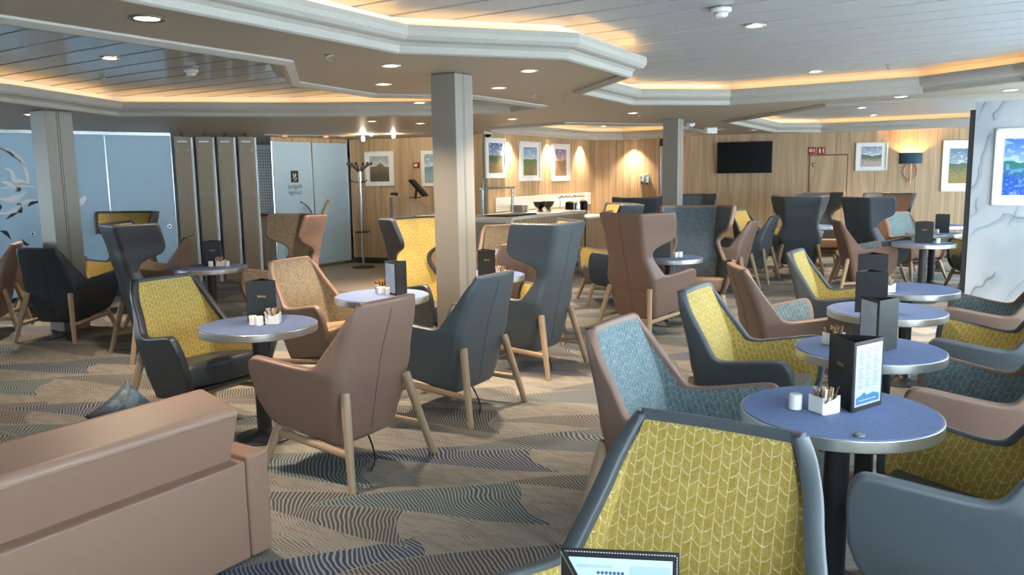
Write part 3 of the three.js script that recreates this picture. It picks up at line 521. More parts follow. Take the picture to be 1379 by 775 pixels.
menu(T.g[0] - 0.08, T.g[1] - 0.02, 0, 'plain dark menu on the table behind the large brown wing chair', { w: 0.18, h: 0.25, text: false, pageOn: 9 });
menu(T.h1[0] + 0.0, T.h1[1] + 0.0, -25, 'black menu on the table below the wall lamp', { w: 0.18, h: 0.24 });
menu(T.h2[0] + 0.1, T.h2[1] + 0.0, -10, 'black menu on the far table behind the one below the lamp', { w: 0.17, h: 0.24, text: false });
const potGeo = lathe([[0.0001, 0], [0.021, 0], [0.0225, 0.004], [0.0225, 0.048], [0.021, 0.053], [0.017, 0.0545], [0.0001, 0.054]], 24);
const holesGeo = merge([0, 1, 2, 3, 4].map((i) => cyl(0.0018, 0.0018, 0.0012, 8, Math.cos(i * 1.26) * 0.008, 0.054, Math.sin(i * 1.26) * 0.008)));
function shaker(x, z, label, group = 'white ceramic salt and pepper pots') { const g = thing('ceramic_shaker', label, 'shaker', [x, TT + 0.003, z], 0, group); part('body', potGeo, M.whiteGloss, g); part('holes', holesGeo, M.charcoal, g); return g; }
// square pot open at the top with a dip in its front wall
const potBox = (() => { const s = new THREE.Shape(); const w = 0.039; s.moveTo(-w, 0.004); s.lineTo(-w + 0.006, 0); s.lineTo(w - 0.006, 0); s.lineTo(w, 0.004); s.lineTo(w, 0.06); s.bezierCurveTo(w - 0.012, 0.06, w - 0.02, 0.045, 0, 0.045); s.bezierCurveTo(-w + 0.02, 0.045, -w + 0.012, 0.06, -w, 0.06); s.closePath();
  const wall = new THREE.ExtrudeGeometry(s, { depth: 0.004, bevelEnabled: true, bevelSize: 0.001, bevelThickness: 0.001, bevelSegments: 1 }).translate(0, 0, 0.028);
  const side = rbox(0.005, 0.058, 0.062, 0.002, -0.0375, 0.031, 0); return merge(wall, wall.clone().rotateY(Math.PI), side, side.clone().translate(0.075, 0, 0), rbox(0.074, 0.005, 0.06, 0.001, 0, 0.003, 0)); })();
const sachetMats = [std(0x8a6a4a, 0.7), std(0xb39a78, 0.7), std(0x5a3a2a, 0.6), std(0xcbbfae, 0.6)];
const sachetGeo = rbox(0.013, 0.075, 0.006, 0.0025, 0, 0, 0, 1);
function sugar(x, z, turn, label, mats = sachetMats) {
  const g = thing('sugar_pot', label, 'sugar pot', [x, TT + 0.003, z], deg(turn)); part('pot', potBox, M.whiteGloss, g);
  for (let i = 0; i < 16; i++) { const a = (i % 5) / 4 - 0.5, b = Math.floor(i / 5) / 2 - 0.5; part('sachet', sachetGeo, mats[i % mats.length], g, [a * 0.056, 0.047 + (i % 3) * 0.004, b * 0.036], [b * 0.5 + (rnd() - 0.5) * 0.3, rnd() * 1.2, -a * 0.7 + (rnd() - 0.5) * 0.3]); }
  return g;
}
sugar(T.one[0] - 0.06, T.one[1] + 0.02, 24, 'white ceramic pot of brown sugar sachets on the nearest blue table'); shaker(T.one[0] - 0.145, T.one[1] - 0.02, 'white ceramic shaker beside the sugar pot on the nearest blue table', 'shaker on the nearest blue table');
sugar(T.two[0] - 0.13, T.two[1] - 0.09, 20, 'pot of gold and brown sachets half hidden on the second blue table', [std(0xa98436, 0.5), std(0x5a3a2a, 0.6), std(0x8a6a4a, 0.6)]);
sugar(T.four[0] - 0.21, T.four[1] + 0.15, 10, 'white sugar box with brown sachets on the end table near the marble');
sugar(T.a[0] + 0.08, T.a[1] - 0.02, 5, 'white pot with kraft paper sachets in front of the black menu'); shaker(T.a[0] - 0.025, T.a[1] + 0.02, 'small white shaker in front of the black menu, left of a sugar pot', 'shakers by the gold script menu'); shaker(T.a[0] + 0.02, T.a[1] + 0.045, 'small white shaker in front of the black menu, left of a sugar pot', 'shakers by the gold script menu');
sugar(T.c[0] + 0.08, T.c[1] - 0.05, 5, 'white pot with paper sachets on the table before the folded panels'); shaker(T.c[0] - 0.0, T.c[1] + 0.0, 'small white shaker on the table before the folded panels', 'shakers before the folded panels'); shaker(T.c[0] + 0.15, T.c[1] - 0.02, 'small white shaker on the table before the folded panels', 'shakers before the folded panels');
shaker(T.b[0] - 0.02, T.b[1] - 0.03, 'small white shaker beside the open menu before the pillar', 'shakers by the open menu'); shaker(T.b[0] + 0.035, T.b[1] + 0.0, 'small white shaker beside the open menu before the pillar', 'shakers by the open menu');
sugar(T.b[0] - 0.02, T.b[1] - 0.13, 30, 'pot with brown and gold sachets behind the open menu', [std(0x4a2a1e, 0.5), std(0x6a3a22, 0.5), std(0xd2a11e, 0.4, { metalness: 0.3 })]);
shaker(T.d[0] + 0.19, T.d[1] + 0.14, 'small white shaker on the table at the frosted glass', 'shakers at the frosted glass'); shaker(T.d[0] + 0.24, T.d[1] + 0.13, 'small white shaker on the table at the frosted glass', 'shakers at the frosted glass'); sugar(T.d[0] + 0.06, T.d[1] + 0.14, 5, 'pot of sachets on the table at the frosted glass');
sugar(T.e[0] + 0.12, T.e[1] + 0.06, 5, 'white sugar pot on the table in front of the buffet', [std(0x7a3020, 0.6), std(0x5a3a2a, 0.6)]); sugar(T.f[0] + 0.13, T.f[1] + 0.17, 5, 'pot of sachets right of the pillar');
shaker(T.g[0] + 0.06, T.g[1] + 0.04, 'steel grey shaker on the table behind the large brown wing chair', 'shakers behind the brown wing chair'); shaker(T.g[0] + 0.11, T.g[1] + 0.02, 'steel grey shaker on the table behind the large brown wing chair', 'shakers behind the brown wing chair');
shaker(T.h1[0] + 0.13, T.h1[1] + 0.06, 'small white shaker beside the black menu below the wall lamp', 'shaker below the wall lamp'); shaker(T.h2[0] + 0.0, T.h2[1] + 0.1, 'small shaker on the far table behind the lamp table', 'shaker on the far table');
{ const g = thing('metal_disc', 'small round metal disc at the rim of the nearest blue table', 'fitting', [T.one[0] - 0.05, TT + 0.003, T.one[1] + 0.28]); part('disc', lathe([[0.0001, 0], [0.017, 0], [0.018, 0.003], [0.016, 0.006], [0.0001, 0.0065]], 24), M.brushed, g); }

// ================================================================ SOFA
{
  const turn = Math.atan2(-0.843, -0.538), L = 2.3;
  const g = thing('leather_sofa', 'tan leather sofa seen from behind in the foreground', 'sofa', [-0.985, 0, -3.085], turn);
  const end = part('end_panel', rbox(0.105, 0.415, 0.82, 0.012, 0.0525, 0.2225, 0.41), M.tan, g);
  part('base', rbox(L - 0.11, 0.40, 0.28, 0.012, 0.108 + (L - 0.11) / 2, 0.215, 0.142), M.tan, g); part('seat_base', rbox(L - 0.11, 0.24, 0.54, 0.012, 0.108 + (L - 0.11) / 2, 0.14, 0.552), M.tan, g);
  const s = new THREE.Shape(); s.moveTo(0.075, 0.405); s.lineTo(0.012, 0.60); s.quadraticCurveTo(0.006, 0.622, 0.03, 0.632); s.lineTo(0.20, 0.672); s.quadraticCurveTo(0.235, 0.675, 0.24, 0.645); s.lineTo(0.27, 0.405); s.closePath();
  const bc = new THREE.ExtrudeGeometry(s, { depth: L - 0.14, bevelEnabled: true, bevelSize: 0.008, bevelThickness: 0.012, bevelSegments: 3 }).rotateY(-Math.PI / 2).translate(L, 0, 0);   // (z, y) profile swept along x
  part('back_cushion', bc, M.tan, g);
  part('seat_cushion', rbox(L - 0.13, 0.12, 0.54, 0.03, 0.12 + (L - 0.13) / 2, 0.32, 0.555), M.tan, g);
  const pip = (y, z, x0) => tube([[x0, y, z], [L * 0.5, y, z], [L - 0.02, y, z]], 0.003, 8, 6);
  part('seam', pip(0.602, 0.003, 0.15), M.brown, g); part('seam', pip(0.412, 0.004, 0.12), M.brown, g);
  for (const [x, z] of [[0.08, 0.08], [0.08, 0.74], [L - 0.1, 0.08], [L - 0.1, 0.74]]) part('foot', cyl(0.02, 0.025, 0.02, 12, x, 0, z), M.black, g);
}
{ const g = thing('cushion', 'blue velvet scatter cushion leaning on the tan sofa', 'cushion', [-1.55, 0.47, -3.13], 0.9);
  const sheet = (k) => { const q = new THREE.PlaneGeometry(2, 2, 20, 20), a = q.attributes.position; for (let i = 0; i < a.count; i++) { const x = a.getX(i), y = a.getY(i), e = Math.pow(Math.max(0, (1 - x * x) * (1 - y * y)), 0.42); a.setXYZ(i, x * 0.12 * (1 - 0.10 * (1 - y * y)), y * 0.12 * (1 - 0.10 * (1 - x * x)), k * 0.05 * e); } if (k < 0) q.index.array.reverse(); q.computeVertexNormals(); return q; };
  const p = merge(sheet(1), sheet(-1)); p.rotateZ(0.5); p.rotateX(-0.6);
  part('body', p, std(0xffffff, 0.6, { map: dataTex(128, 128, (x, y) => mixc([34, 48, 62], [70, 92, 106], smooth(0.3, 0.75, vnoise(x * 7, y * 9, 7, 9, 2) * 0.6 + vnoise(x * 20, y * 24, 20, 24, 3) * 0.4)), [1, 1]) }), g, [0, 0.085, 0]);
}

// ================================================================ WALL THINGS
const turnOf = (w) => Math.atan2(-(w[1][1] - w[0][1]), w[1][0] - w[0][0]);
function onWallBox(wall, [x0, y0, x1, y1], off = 0.005) {
  const a = onWall(x0, (y0 + y1) / 2, ...wall, off), b = onWall(x1, (y0 + y1) / 2, ...wall, off), t = onWall((x0 + x1) / 2, y0, ...wall, off), m = onWall((x0 + x1) / 2, y1, ...wall, off);
  return { pos: [(a.x + b.x) / 2, m.y, (a.z + b.z) / 2], w: Math.hypot(b.x - a.x, b.z - a.z), h: t.y - m.y, turn: turnOf(wall) };
}
function landscape(kind, s) {
  const P = { hill: [[150, 160, 172], [196, 196, 190], [120, 108, 82], [92, 84, 62]], green: [[110, 140, 176], [190, 200, 206], [96, 122, 70], [128, 118, 74]], sunset: [[128, 118, 160], [206, 150, 140], [150, 120, 90], [160, 128, 92]], field: [[118, 142, 170], [196, 204, 210], [92, 116, 96], [188, 170, 158]], beach: [[96, 124, 150], [150, 168, 178], [88, 110, 80], [150, 130, 70]], sea: [[70, 120, 210], [150, 190, 230], [50, 130, 120], [40, 90, 200]], dusk: [[84, 106, 150], [150, 160, 190], [84, 96, 70], [130, 112, 74]], pale: [[120, 150, 165], [175, 195, 205], [110, 140, 150], [150, 170, 175]] }[kind];
  return dataTex(128, 160, (x, y) => {
    const t = 1 - y, hz = 0.42 + 0.06 * (vnoise(x * 5, 1, 5, 4, s) - 0.5) + (kind === 'hill' ? -0.16 * Math.max(0, 1 - Math.abs(x - 0.55) * 4) : 0), n = vnoise(x * 9, y * 26, 9, 26, s + 1), n2 = vnoise(x * 40, y * 40, 40, 40, s + 2);
    if (t < hz) return mixc(mixc(P[0], P[1], clamp(t / hz)), [236, 238, 240], 0.5 * smooth(0.55, 0.8, n));
    const u = (t - hz) / (1 - hz); let c = mixc(P[2], P[3], smooth(0.1, 0.6, u + (n - 0.5) * 0.3)); c = mixc(c, kind === 'sea' ? [170, 205, 240] : n2 > 0.5 ? [214, 204, 180] : [50, 48, 40], 0.55 * smooth(0.5, 0.9, Math.abs(n2 - 0.5) * 2) * smooth(0.05, 0.4, u) + (kind === 'sea' ? 0.5 * smooth(0.6, 0.8, n) : 0));
    if (kind === 'field' && Math.abs(x - 0.55) < 0.09 && u < 0.06) c = [235, 235, 235]; return c;
  });
}
function picture(wall, rect, kind, s, label, { mount = 0.2, mat = M.white, off = 0.003, inset = true } = {}) {
  const b = onWallBox(wall, rect, off), g = thing('framed_picture', label, 'picture', b.pos, b.turn), fw = Math.min(b.w, b.h) * 0.055, d = 0.028;
  const bar = (w, h, x, y) => rbox(w, h, d, 0.004, x, y, d / 2);
  part('frame', merge(bar(b.w, fw, 0, fw / 2), bar(b.w, fw, 0, b.h - fw / 2), bar(fw, b.h, -b.w / 2 + fw / 2, b.h / 2), bar(fw, b.h, b.w / 2 - fw / 2, b.h / 2)), mat, g);
  part('mount', box(b.w - fw, b.h - fw, 0.008, 0, b.h / 2, 0.008), M.paper, g);
  const mx = b.w * mount, my = b.h * mount * 0.8, t = landscape(kind, s); t.repeat.set(1, 1);
  part('painting', box(b.w - 2 * mx, b.h - 2 * my, 0.003, 0, b.h / 2, 0.0135), std(0xffffff, 0.6, { map: t }), g);
  return g;
}
picture(LW, [492, 204, 531, 251], 'hill', 1, 'white framed picture of a pale hill behind the coat stand', { mount: 0.17 });
picture(LW, [568, 203, 602, 251], 'pale', 2, 'white framed pale blue picture half hidden by the pillar', { mount: 0.12 });
picture(BW, [653, 186, 680, 240], 'dusk', 3, 'white framed meadow under a blue sky, next to the oak pier over the buffet', { mount: 0.16 });
picture(BW, [699, 191, 727, 244], 'green', 4, 'white framed green meadow, middle of the three over the buffet', { mount: 0.18 });
picture(BW, [742, 194, 766, 244], 'sunset', 5, 'white framed meadow at sunset over the buffet', { mount: 0.18 });
picture(TVW, [1152, 192, 1195, 230], 'field', 6, 'small white framed picture of a flower field beside the wall lamp', { mount: 0.18 });
picture(TVW, [1268, 189, 1318, 258], 'beach', 7, 'large white framed coastal picture between the wall lamp and the marble partition', { mount: 0.2 });
picture(PAN, [1338, 172, 1420, 277], 'sea', 8, 'large white framed bright blue seascape on the marble partition', { mount: 0.17, off: 0.003 });
{ // television
  const b = onWallBox(TVW, [966, 191, 1040, 233.5], 0.06), g = thing('television', 'black flat television hanging on the oak wall', 'television', b.pos, b.turn);
  part('casing', rbox(b.w, b.h, 0.045, 0.006, 0, b.h / 2, -0.01), M.black, g); part('screen', rbox(b.w - 0.02, b.h - 0.02, 0.004, 0.002, 0, b.h / 2, 0.0135), M.blackGloss, g); part('wall_mount', box(0.3, 0.25, 0.028, 0, b.h / 2, -0.046), M.charcoal, g);
}
{ // flush door in the television wall
  const b = onWallBox(TVW, [1088, 209, 1139, 346], 0.0), h = b.pos[1] + b.h, g = structGroup('door_2', 'flush oak door in the television wall', 'door', [b.pos[0], 0.1, b.pos[2]], b.turn), H = h - 0.1;
  part('leaf', metreUV(rbox(b.w - 0.02, H - 0.02, 0.012, 0.002, 0, H / 2, 0.006)), M.oak, g);
  part('head_trim', rbox(b.w, 0.018, 0.016, 0.002, 0, H, 0.008), M.rust, g); for (const x of [-1, 1]) part('drawn_gap_line', rbox(0.007, H, 0.015, 0.002, x * b.w / 2, H / 2, 0.0075), M.rust, g); part('drawn_foot_line', rbox(b.w - 0.01, 0.007, 0.004, 0.001, 0, 0.22, 0.013), M.rust, g);  // side and foot strips added to draw the dark gap line
  part('handle', new THREE.TorusGeometry(0.03, 0.007, 8, 16, 4).rotateZ(1).translate(-b.w / 2 + 0.07, H - 0.16, 0.03), M.charcoal, g);
}
for (const [x0, lab, kind] of [[1088, 'red fire safety sign with hose reel symbol above the flush door', 0], [1100.5, 'red fire safety sign with extinguisher symbol above the flush door', 1]]) {
  const b = onWallBox(TVW, [x0, 198.3, x0 + 10.6, 208], 0.004), g = thing('fire_sign', lab, 'sign', b.pos, b.turn);
  part('plate', rbox(b.w, b.h, 0.004, 0.001, 0, b.h / 2, 0.002), M.red, g);
  const k = b.h; if (kind === 0) part('symbol', merge(new THREE.TorusGeometry(k * 0.2, k * 0.05, 8, 20).translate(-k * 0.14, k * 0.55, 0.005), new THREE.TorusGeometry(k * 0.07, k * 0.04, 8, 16).translate(-k * 0.14, k * 0.55, 0.005), box(k * 0.1, k * 0.5, 0.003, k * 0.3, k * 0.5, 0.005)), M.white, g);
  else part('symbol', merge(rbox(k * 0.2, k * 0.5, 0.003, 0.001, -k * 0.18, k * 0.42, 0.005), box(k * 0.1, k * 0.14, 0.003, -k * 0.18, k * 0.76, 0.005), box(k * 0.12, k * 0.6, 0.003, k * 0.28, k * 0.5, 0.005)), M.white, g);
}
{ // wall lamp with half drum shade
  const b = onWallBox(TVW, [1211, 205.5, 1242, 220.5], 0.0), g = thing('wall_lamp', 'wall lamp with dark teal shade glowing upwards on the oak wall', 'lamp', b.pos, b.turn), r = b.w / 2;
  const sh = new THREE.CylinderGeometry(r, r, b.h, 40, 1, true, -Math.PI / 2, Math.PI).scale(1, 1, 0.62).translate(0, b.h / 2, 0.0008), si = new THREE.CylinderGeometry(r - 0.006, r - 0.006, b.h, 40, 1, true, -Math.PI / 2, Math.PI).scale(1, 1, 0.6).translate(0, b.h / 2, 0.0008);
  part('shade', merge(sh, si, new THREE.RingGeometry(r - 0.006, r, 40, 1, 0, Math.PI).rotateX(-Math.PI / 2).rotateY(Math.PI).scale(1, 1, 0.61).translate(0, b.h, 0.0008)), M.shadeBlue, g);
  part('stem', rbox(0.02, 0.36, 0.014, 0.004, 0, -0.18, 0.05), M.copper, g); part('ring', new THREE.TorusGeometry(0.13, 0.011, 10, 40).scale(0.82, 1, 0.6).translate(0, -0.13, 0.035), M.copper, g); part('wall_plate', rbox(0.06, 0.12, 0.03, 0.005, 0, b.h / 2, 0.015), M.copper, g);
  part('shade_floor', new THREE.CircleGeometry(r - 0.002, 40, 0, Math.PI).rotateX(Math.PI / 2).scale(1, 1, 0.61).translate(0, 0.004, 0.0008), M.shadeBlue, g); part('bulb', new THREE.SphereGeometry(0.03, 20, 14).translate(0, b.h * 0.45, 0.06), std(0xffe0b0, 0.4, { emissive: new THREE.Color(1, 0.55, 0.2), emissiveIntensity: 14 }), g);
  const l = new THREE.PointLight(new THREE.Color(1, 0.5, 0.17), 4); l.position.set(0, b.h * 0.45, 0.06); l.shadow.radius = 1.5; l.castShadow = true; g.add(l);
}
{ // dispensers and call point
  for (const [r, lab] of [[[862, 236, 867, 246], 'small chrome dispenser on the warm lit oak wall'], [[868.5, 235, 874, 247], 'rounded chrome dispenser on the warm lit oak wall']]) { const b = onWallBox(RW, r, 0.0), g = thing('wall_dispenser', lab, 'dispenser', b.pos, b.turn); part('body', rbox(b.w, b.h, 0.08, 0.02, 0, b.h / 2, 0.04), M.steel, g); part('lever', rbox(b.w * 0.5, 0.02, 0.03, 0.004, 0, -0.012, 0.06), M.black, g); }
  const b = onWallBox(LW, [557.5, 219, 565, 226.5], 0.0), g = thing('fire_call_point', 'red square fire call point on the oak wall left of the pillar', 'alarm', b.pos, b.turn); part('box', rbox(b.w, b.h, 0.04, 0.006, 0, b.h / 2, 0.02), M.red, g); part('push_plate', rbox(b.w * 0.5, b.h * 0.45, 0.004, 0.001, 0, b.h / 2, 0.041), M.white, g);
}

// ================================================================ GLASS PARTITION AND ENTRANCE
const PL = [[-8.6, -8.7], [-6.65, -10.05], [-5.74, -10.69], [-4.74, -11.40]], PMID = (() => { const p = onWall(145, 240, [-5.74, -10.69], [-4.74, -11.40]); return [p.x, p.z]; })();
function glassPane(a, b, label, { h, clear = false, y0 = 0.02 } = {}) {
  const L = dist(a, b), H = (h ?? ceilAt((a[1] + b[1]) / 2) - 0.01), g = structGroup('glass_partition', label, 'glass', [a[0], 0, a[1]], Math.atan2(-(b[1] - a[1]), b[0] - a[0]));
  part('pane', box(L - 0.012, H - y0 - 0.05, 0.01, L / 2, (H - 0.05 + y0) / 2, 0), clear ? M.glass : M.frost, g); part('head_rail', rbox(L, 0.05, 0.04, 0.004, L / 2, H - 0.025, 0), M.steel, g); part('foot_rail', rbox(L, 0.03, 0.04, 0.004, L / 2, 0.015, 0), M.steel, g);
  part('clear_edge', merge(box(0.006, H - 0.08, 0.014, 0.004, H / 2, 0), box(0.006, H - 0.08, 0.014, L - 0.004, H / 2, 0)), M.steel, g); return g;
}
glassPane(PL[0], PL[1], 'frosted glass pane at the edge of the lounge, off to the side'); const gp1 = glassPane(PL[1], PL[2], 'frosted glass pane with etched swirl motif beside the pillar'); const gp2 = glassPane(PL[2], PMID, 'frosted glass pane with the tail of the swirl, right of the pillar'); glassPane(PMID, PL[3], 'plain frosted glass pane next to the folding panels');
{ // etched swirl motif: white film painted as daylight through clear glass, plus dark shapes
  const t0 = Math.atan2(-(PL[3][1] - PL[1][1]), PL[3][0] - PL[1][0]);
  const film = (name, pts, mat, parent, wallA, wallB) => { const g = new THREE.Group(); const P = pts.map(([x, y]) => onWall(x, y, wallA, wallB, 0.009)); const o = new THREE.Vector3(wallA[0], 0, wallA[1]), ang = Math.atan2(-(wallB[1] - wallA[1]), wallB[0] - wallA[0]), ex = new THREE.Vector3(Math.cos(ang), 0, -Math.sin(ang));
    const s = new THREE.Shape(); P.forEach((p, i) => { const d = p.clone().sub(o).dot(ex); i ? s.lineTo(d, p.y) : s.moveTo(d, p.y); }); s.closePath(); part(name, new THREE.ExtrudeGeometry(s, { depth: 0.001, bevelEnabled: false }).translate(0, 0, 0.0065), mat, parent); };
  const white = std(0xffffff, 0.4), dark = std(0x2b2a29, 0.6), A = PL[1], B2 = PL[2];
  const curveBand = (pts, w0, w1) => { const c = new THREE.CatmullRomCurve3(pts.map(([x, y]) => new THREE.Vector3(x, y, 0))), n = 14, l = [], r = []; for (let i = 0; i <= n; i++) { const p = c.getPoint(i / n), t = c.getTangent(i / n), w = 1.5 * (w0 + (w1 - w0) * Math.abs(1 - 2 * i / n)) / 2; l.push([p.x - t.y * w, p.y + t.x * w]); r.unshift([p.x + t.y * w, p.y - t.x * w]); } return [...l, ...r]; };
  for (const [p, w0, w1, m] of [[[[-6, 197], [12, 203], [28, 217], [36, 234], [38, 247]], 4, 2, white], [[[-4, 199], [10, 204], [22, 213], [34, 224]], 2.6, 0.6, dark], [[[6, 226], [16, 232], [20, 243], [28, 244], [40, 247]], 5, 1, white], [[[2, 245], [10, 247], [18, 252], [24, 257]], 5, 0.6, white], [[[-4, 254], [16, 252], [34, 251], [50, 252]], 2.6, 0.8, white], [[[-4, 268], [12, 269], [24, 266], [36, 258]], 7, 1, white], [[[-4, 288], [14, 286], [26, 279], [38, 271], [50, 270]], 5, 1, white], [[[38, 278], [44, 273], [54, 272]], 4, 1, dark], [[[8, 296], [16, 290], [24, 287]], 3, 0.4, dark], [[[0, 311], [8, 314], [15, 323]], 4, 0.4, dark], [[[29, 322], [35, 329], [40, 330]], 3, 0.3, dark], [[[-3, 275], [0, 279], [-2, 283]], 4, 2, dark], [[[24, 252], [25, 258]], 5, 4, dark], [[[26, 274], [27, 287]], 5, 4, dark]]) film('etched_motif', curveBand(p, w0, w1), m, gp1, A, B2);
  for (const [p, w0, w1, m] of [[[[91, 241], [99, 252], [100, 262], [93, 270]], 4, 1, white], [[[93, 278], [104, 276], [113, 268], [115, 264]], 6, 1.5, white], [[[91, 279], [97, 282]], 4, 1, dark]]) film('etched_motif', curveBand(p, w0, w1), m, gp2, PL[2], PMID);
  for (const [x, y] of [[44, 315], [228, 305], [131, 313]]) { const p = onWall(x, y, PL[1], PL[3], 0.02); const g = thing('glass_fitting', 'round steel fitting bolted through the frosted glass', 'fitting', p.toArray(), t0, 'bolts through the frosted glass'); part('cap', new THREE.CylinderGeometry(0.03, 0.03, 0.03, 20).rotateX(Math.PI / 2), M.steel, g); part('pin', new THREE.CylinderGeometry(0.012, 0.012, 0.05, 12).rotateX(Math.PI / 2), M.black, g); }
  { const a = onWall(0, 310, PL[1], PL[3], -0.35), b = onWall(232, 298, PL[1], PL[3], -0.35), L = a.distanceTo(b), g = thing('handrail', 'horizontal grey handrail behind the frosted glass', 'handrail', [a.x, a.y, a.z], Math.atan2(-(b.z - a.z), b.x - a.x)); part('rail', limb([0, 0, 0], [L, b.y - a.y, 0], 0.035, 0.035, 12), M.brushed, g); for (const f of [0.1, 0.5, 0.9]) part('post', cyl(0.02, 0.02, a.y, 12, f * L, -a.y, 0), M.brushed, g); }
}
// parked folding panels
{
  const a = [-4.76, -11.50], b = [-3.70, -11.95], L = dist(a, b), ang = Math.atan2(-(b[1] - a[1]), b[0] - a[0]);
  for (let i = 0; i < 4; i++) {
    const t = (i + 0.5) / 4, x = a[0] + (b[0] - a[0]) * t, z = a[1] + (b[1] - a[1]) * t, H = 2.11;
    const g = thing('folding_panel', ['tall brown bolted folding panel touching the wide frosted glass pane', 'tall brown bolted folding panel, second from the frosted glass pane', 'tall brown bolted folding panel, third from the frosted glass pane', 'tall brown bolted folding panel next to the open doorway'][i], 'panel', [x, 0, z], ang + 0.05, 'parked folding panels'), w = L / 4 - 0.075;
    part('board', rbox(w, H - 0.04, 0.05, 0.006, -0.02, H / 2 + 0.02, 0), std(0x978469, 0.4), g); part('glass_edge', rbox(0.03, H - 0.02, 0.10, 0.004, w / 2 + 0.005, H / 2, -0.03), std(0xf0f5f6, 0.3), g); part('edge_strip', rbox(0.018, H - 0.04, 0.06, 0.003, -w / 2 - 0.028, H / 2 + 0.02, 0), M.charcoal, g);  // brown board colour stands for oak reflected in frosted glass; edge whitened as lit
    part('slot', rbox(w * 0.62, 0.022, 0.01, 0.003, -0.02, H - 0.07, 0.027), M.whiteGloss, g); part('hanger', rbox(0.03, ceilAt(z) - H + 0.05, 0.03, 0.003, -0.02, H + (ceilAt(z) - H) / 2 - 0.02, 0), M.charcoal, g);
    for (const y of [0.35, 0.85, 1.30, 1.92]) for (const s of [-1, 1]) part('bolt', new THREE.CylinderGeometry(0.02, 0.023, 0.014, 14).rotateX(Math.PI / 2).translate(-0.02 + s * (w / 2 - 0.035), y, 0.03), M.brushed, g);
  }
}
// glass doors to the hall
const DOOR = [[-3.72, -12.7], [-2.82, -14.1]];
{
  const L = dist(...DOOR), ang = Math.atan2(-(DOOR[1][1] - DOOR[0][1]), DOOR[1][0] - DOOR[0][0]), H = 2.08;
  const emblem = canvasTex(256, 256, (c, w, h) => {   // emblem and lettering read from behind, so mirrored
    c.clearRect(0, 0, w, h); c.save(); c.translate(w, 0); c.scale(-1, 1); c.fillStyle = '#20211f'; c.fillRect(78, 6, 96, 112); c.fillStyle = '#cfd4d2';
    c.beginPath(); c.moveTo(90, 20); c.lineTo(104, 56); c.lineTo(116, 22); c.lineTo(128, 56); c.lineTo(150, 16); c.lineTo(140, 66); c.lineTo(112, 66); c.closePath(); c.fill(); c.fillRect(96, 74, 20, 12); c.fillRect(128, 72, 24, 10); c.beginPath(); c.moveTo(98, 104); c.lineTo(120, 86); c.lineTo(146, 108); c.lineTo(118, 98); c.fill();
    c.fillStyle = '#3b3d3b'; c.font = '52px sans-serif'; c.textAlign = 'center'; c.fillText('Magnus', 128, 178); c.fillText('Lounge', 128, 236); c.restore(); });
  for (let i = 0; i < 2; i++) {
    const x0 = i * L / 2, w = L / 2, g = structGroup('door_3', i ? 'plain frosted glass door leaf beside the oak wall' : 'frosted glass door leaf with dark emblem and mirrored lettering', 'glass door', [DOOR[0][0] + (DOOR[1][0] - DOOR[0][0]) * i / 2, 0, DOOR[0][1] + (DOOR[1][1] - DOOR[0][1]) * i / 2], ang);
    part('pane', box(w - 0.02, H - 0.06, 0.012, w / 2, H / 2 + 0.03, 0), M.frost, g); part('edge', merge(box(0.014, H - 0.06, 0.016, 0.007, H / 2 + 0.03, 0), box(0.014, H - 0.06, 0.016, w - 0.007, H / 2 + 0.03, 0)), M.steel, g); part('foot_rail', rbox(w, 0.05, 0.04, 0.004, w / 2, 0.03, 0), M.steel, g);
    const hx = i ? 0.12 : w - 0.12; part('handle', tube([[hx, 0.75, 0.02], [hx + 0.02, 0.9, 0.05], [hx + (i ? 0.16 : -0.16), 1.1, 0.06], [hx + (i ? 0.2 : -0.2), 1.12, 0.02]], 0.014, 16, 8), i ? M.gold : M.steel, g);
    if (!i) { const m = part('emblem_film', new THREE.PlaneGeometry(0.42, 0.42), std(0xffffff, 0.6, { map: emblem, transparent: true, alphaTest: 0.3 }), g, [w * 0.52, 1.42, 0.0085]); m.userData.label = 'dark emblem with mirrored lettering'; }
  }
  const g = structGroup('trim_1', 'transom of brown panels above the glass doors', 'trim', [DOOR[0][0], 0, DOOR[0][1]], ang); for (let i = 0; i < 4; i++) part('panel', metreUV(rbox(L / 4 - 0.015, 0.07, 0.05, 0.003, (i + 0.5) * L / 4, H + 0.035, 0)), M.oak, g);
}
{ // beyond the doorway: perforated screen, low wood counter
  const p = onDepth(369, 230, -14.6), g = thing('perforated_screen', 'white perforated screen with a grid of dark holes seen through the doorway', 'screen', [p.x, 0, p.z], 0.3);
  part('board', rbox(0.9, 2.1, 0.03, 0.004, 0, 1.05, 0), M.white, g); const hs = []; for (let i = 0; i < 22; i++) for (let j = 0; j < 26; j++) hs.push(box(0.014, 0.022, 0.004, -0.42 + i * 0.04, 0.75 + j * 0.05, 0.016)); const m = part('holes', merge(hs), M.charcoal, g); m.userData.kind = 'stuff';
  const q = thing('hall_counter', 'wooden counter in the hall behind the doorway', 'counter', [p.x + 0.1, 0, p.z + 0.45], 0.3); part('body', metreUV(rbox(0.8, 0.85, 0.3, 0.01, 0, 0.425, 0)), M.oak, q); part('top', rbox(0.84, 0.04, 0.34, 0.006, 0, 0.87, 0), M.rust, q);
}
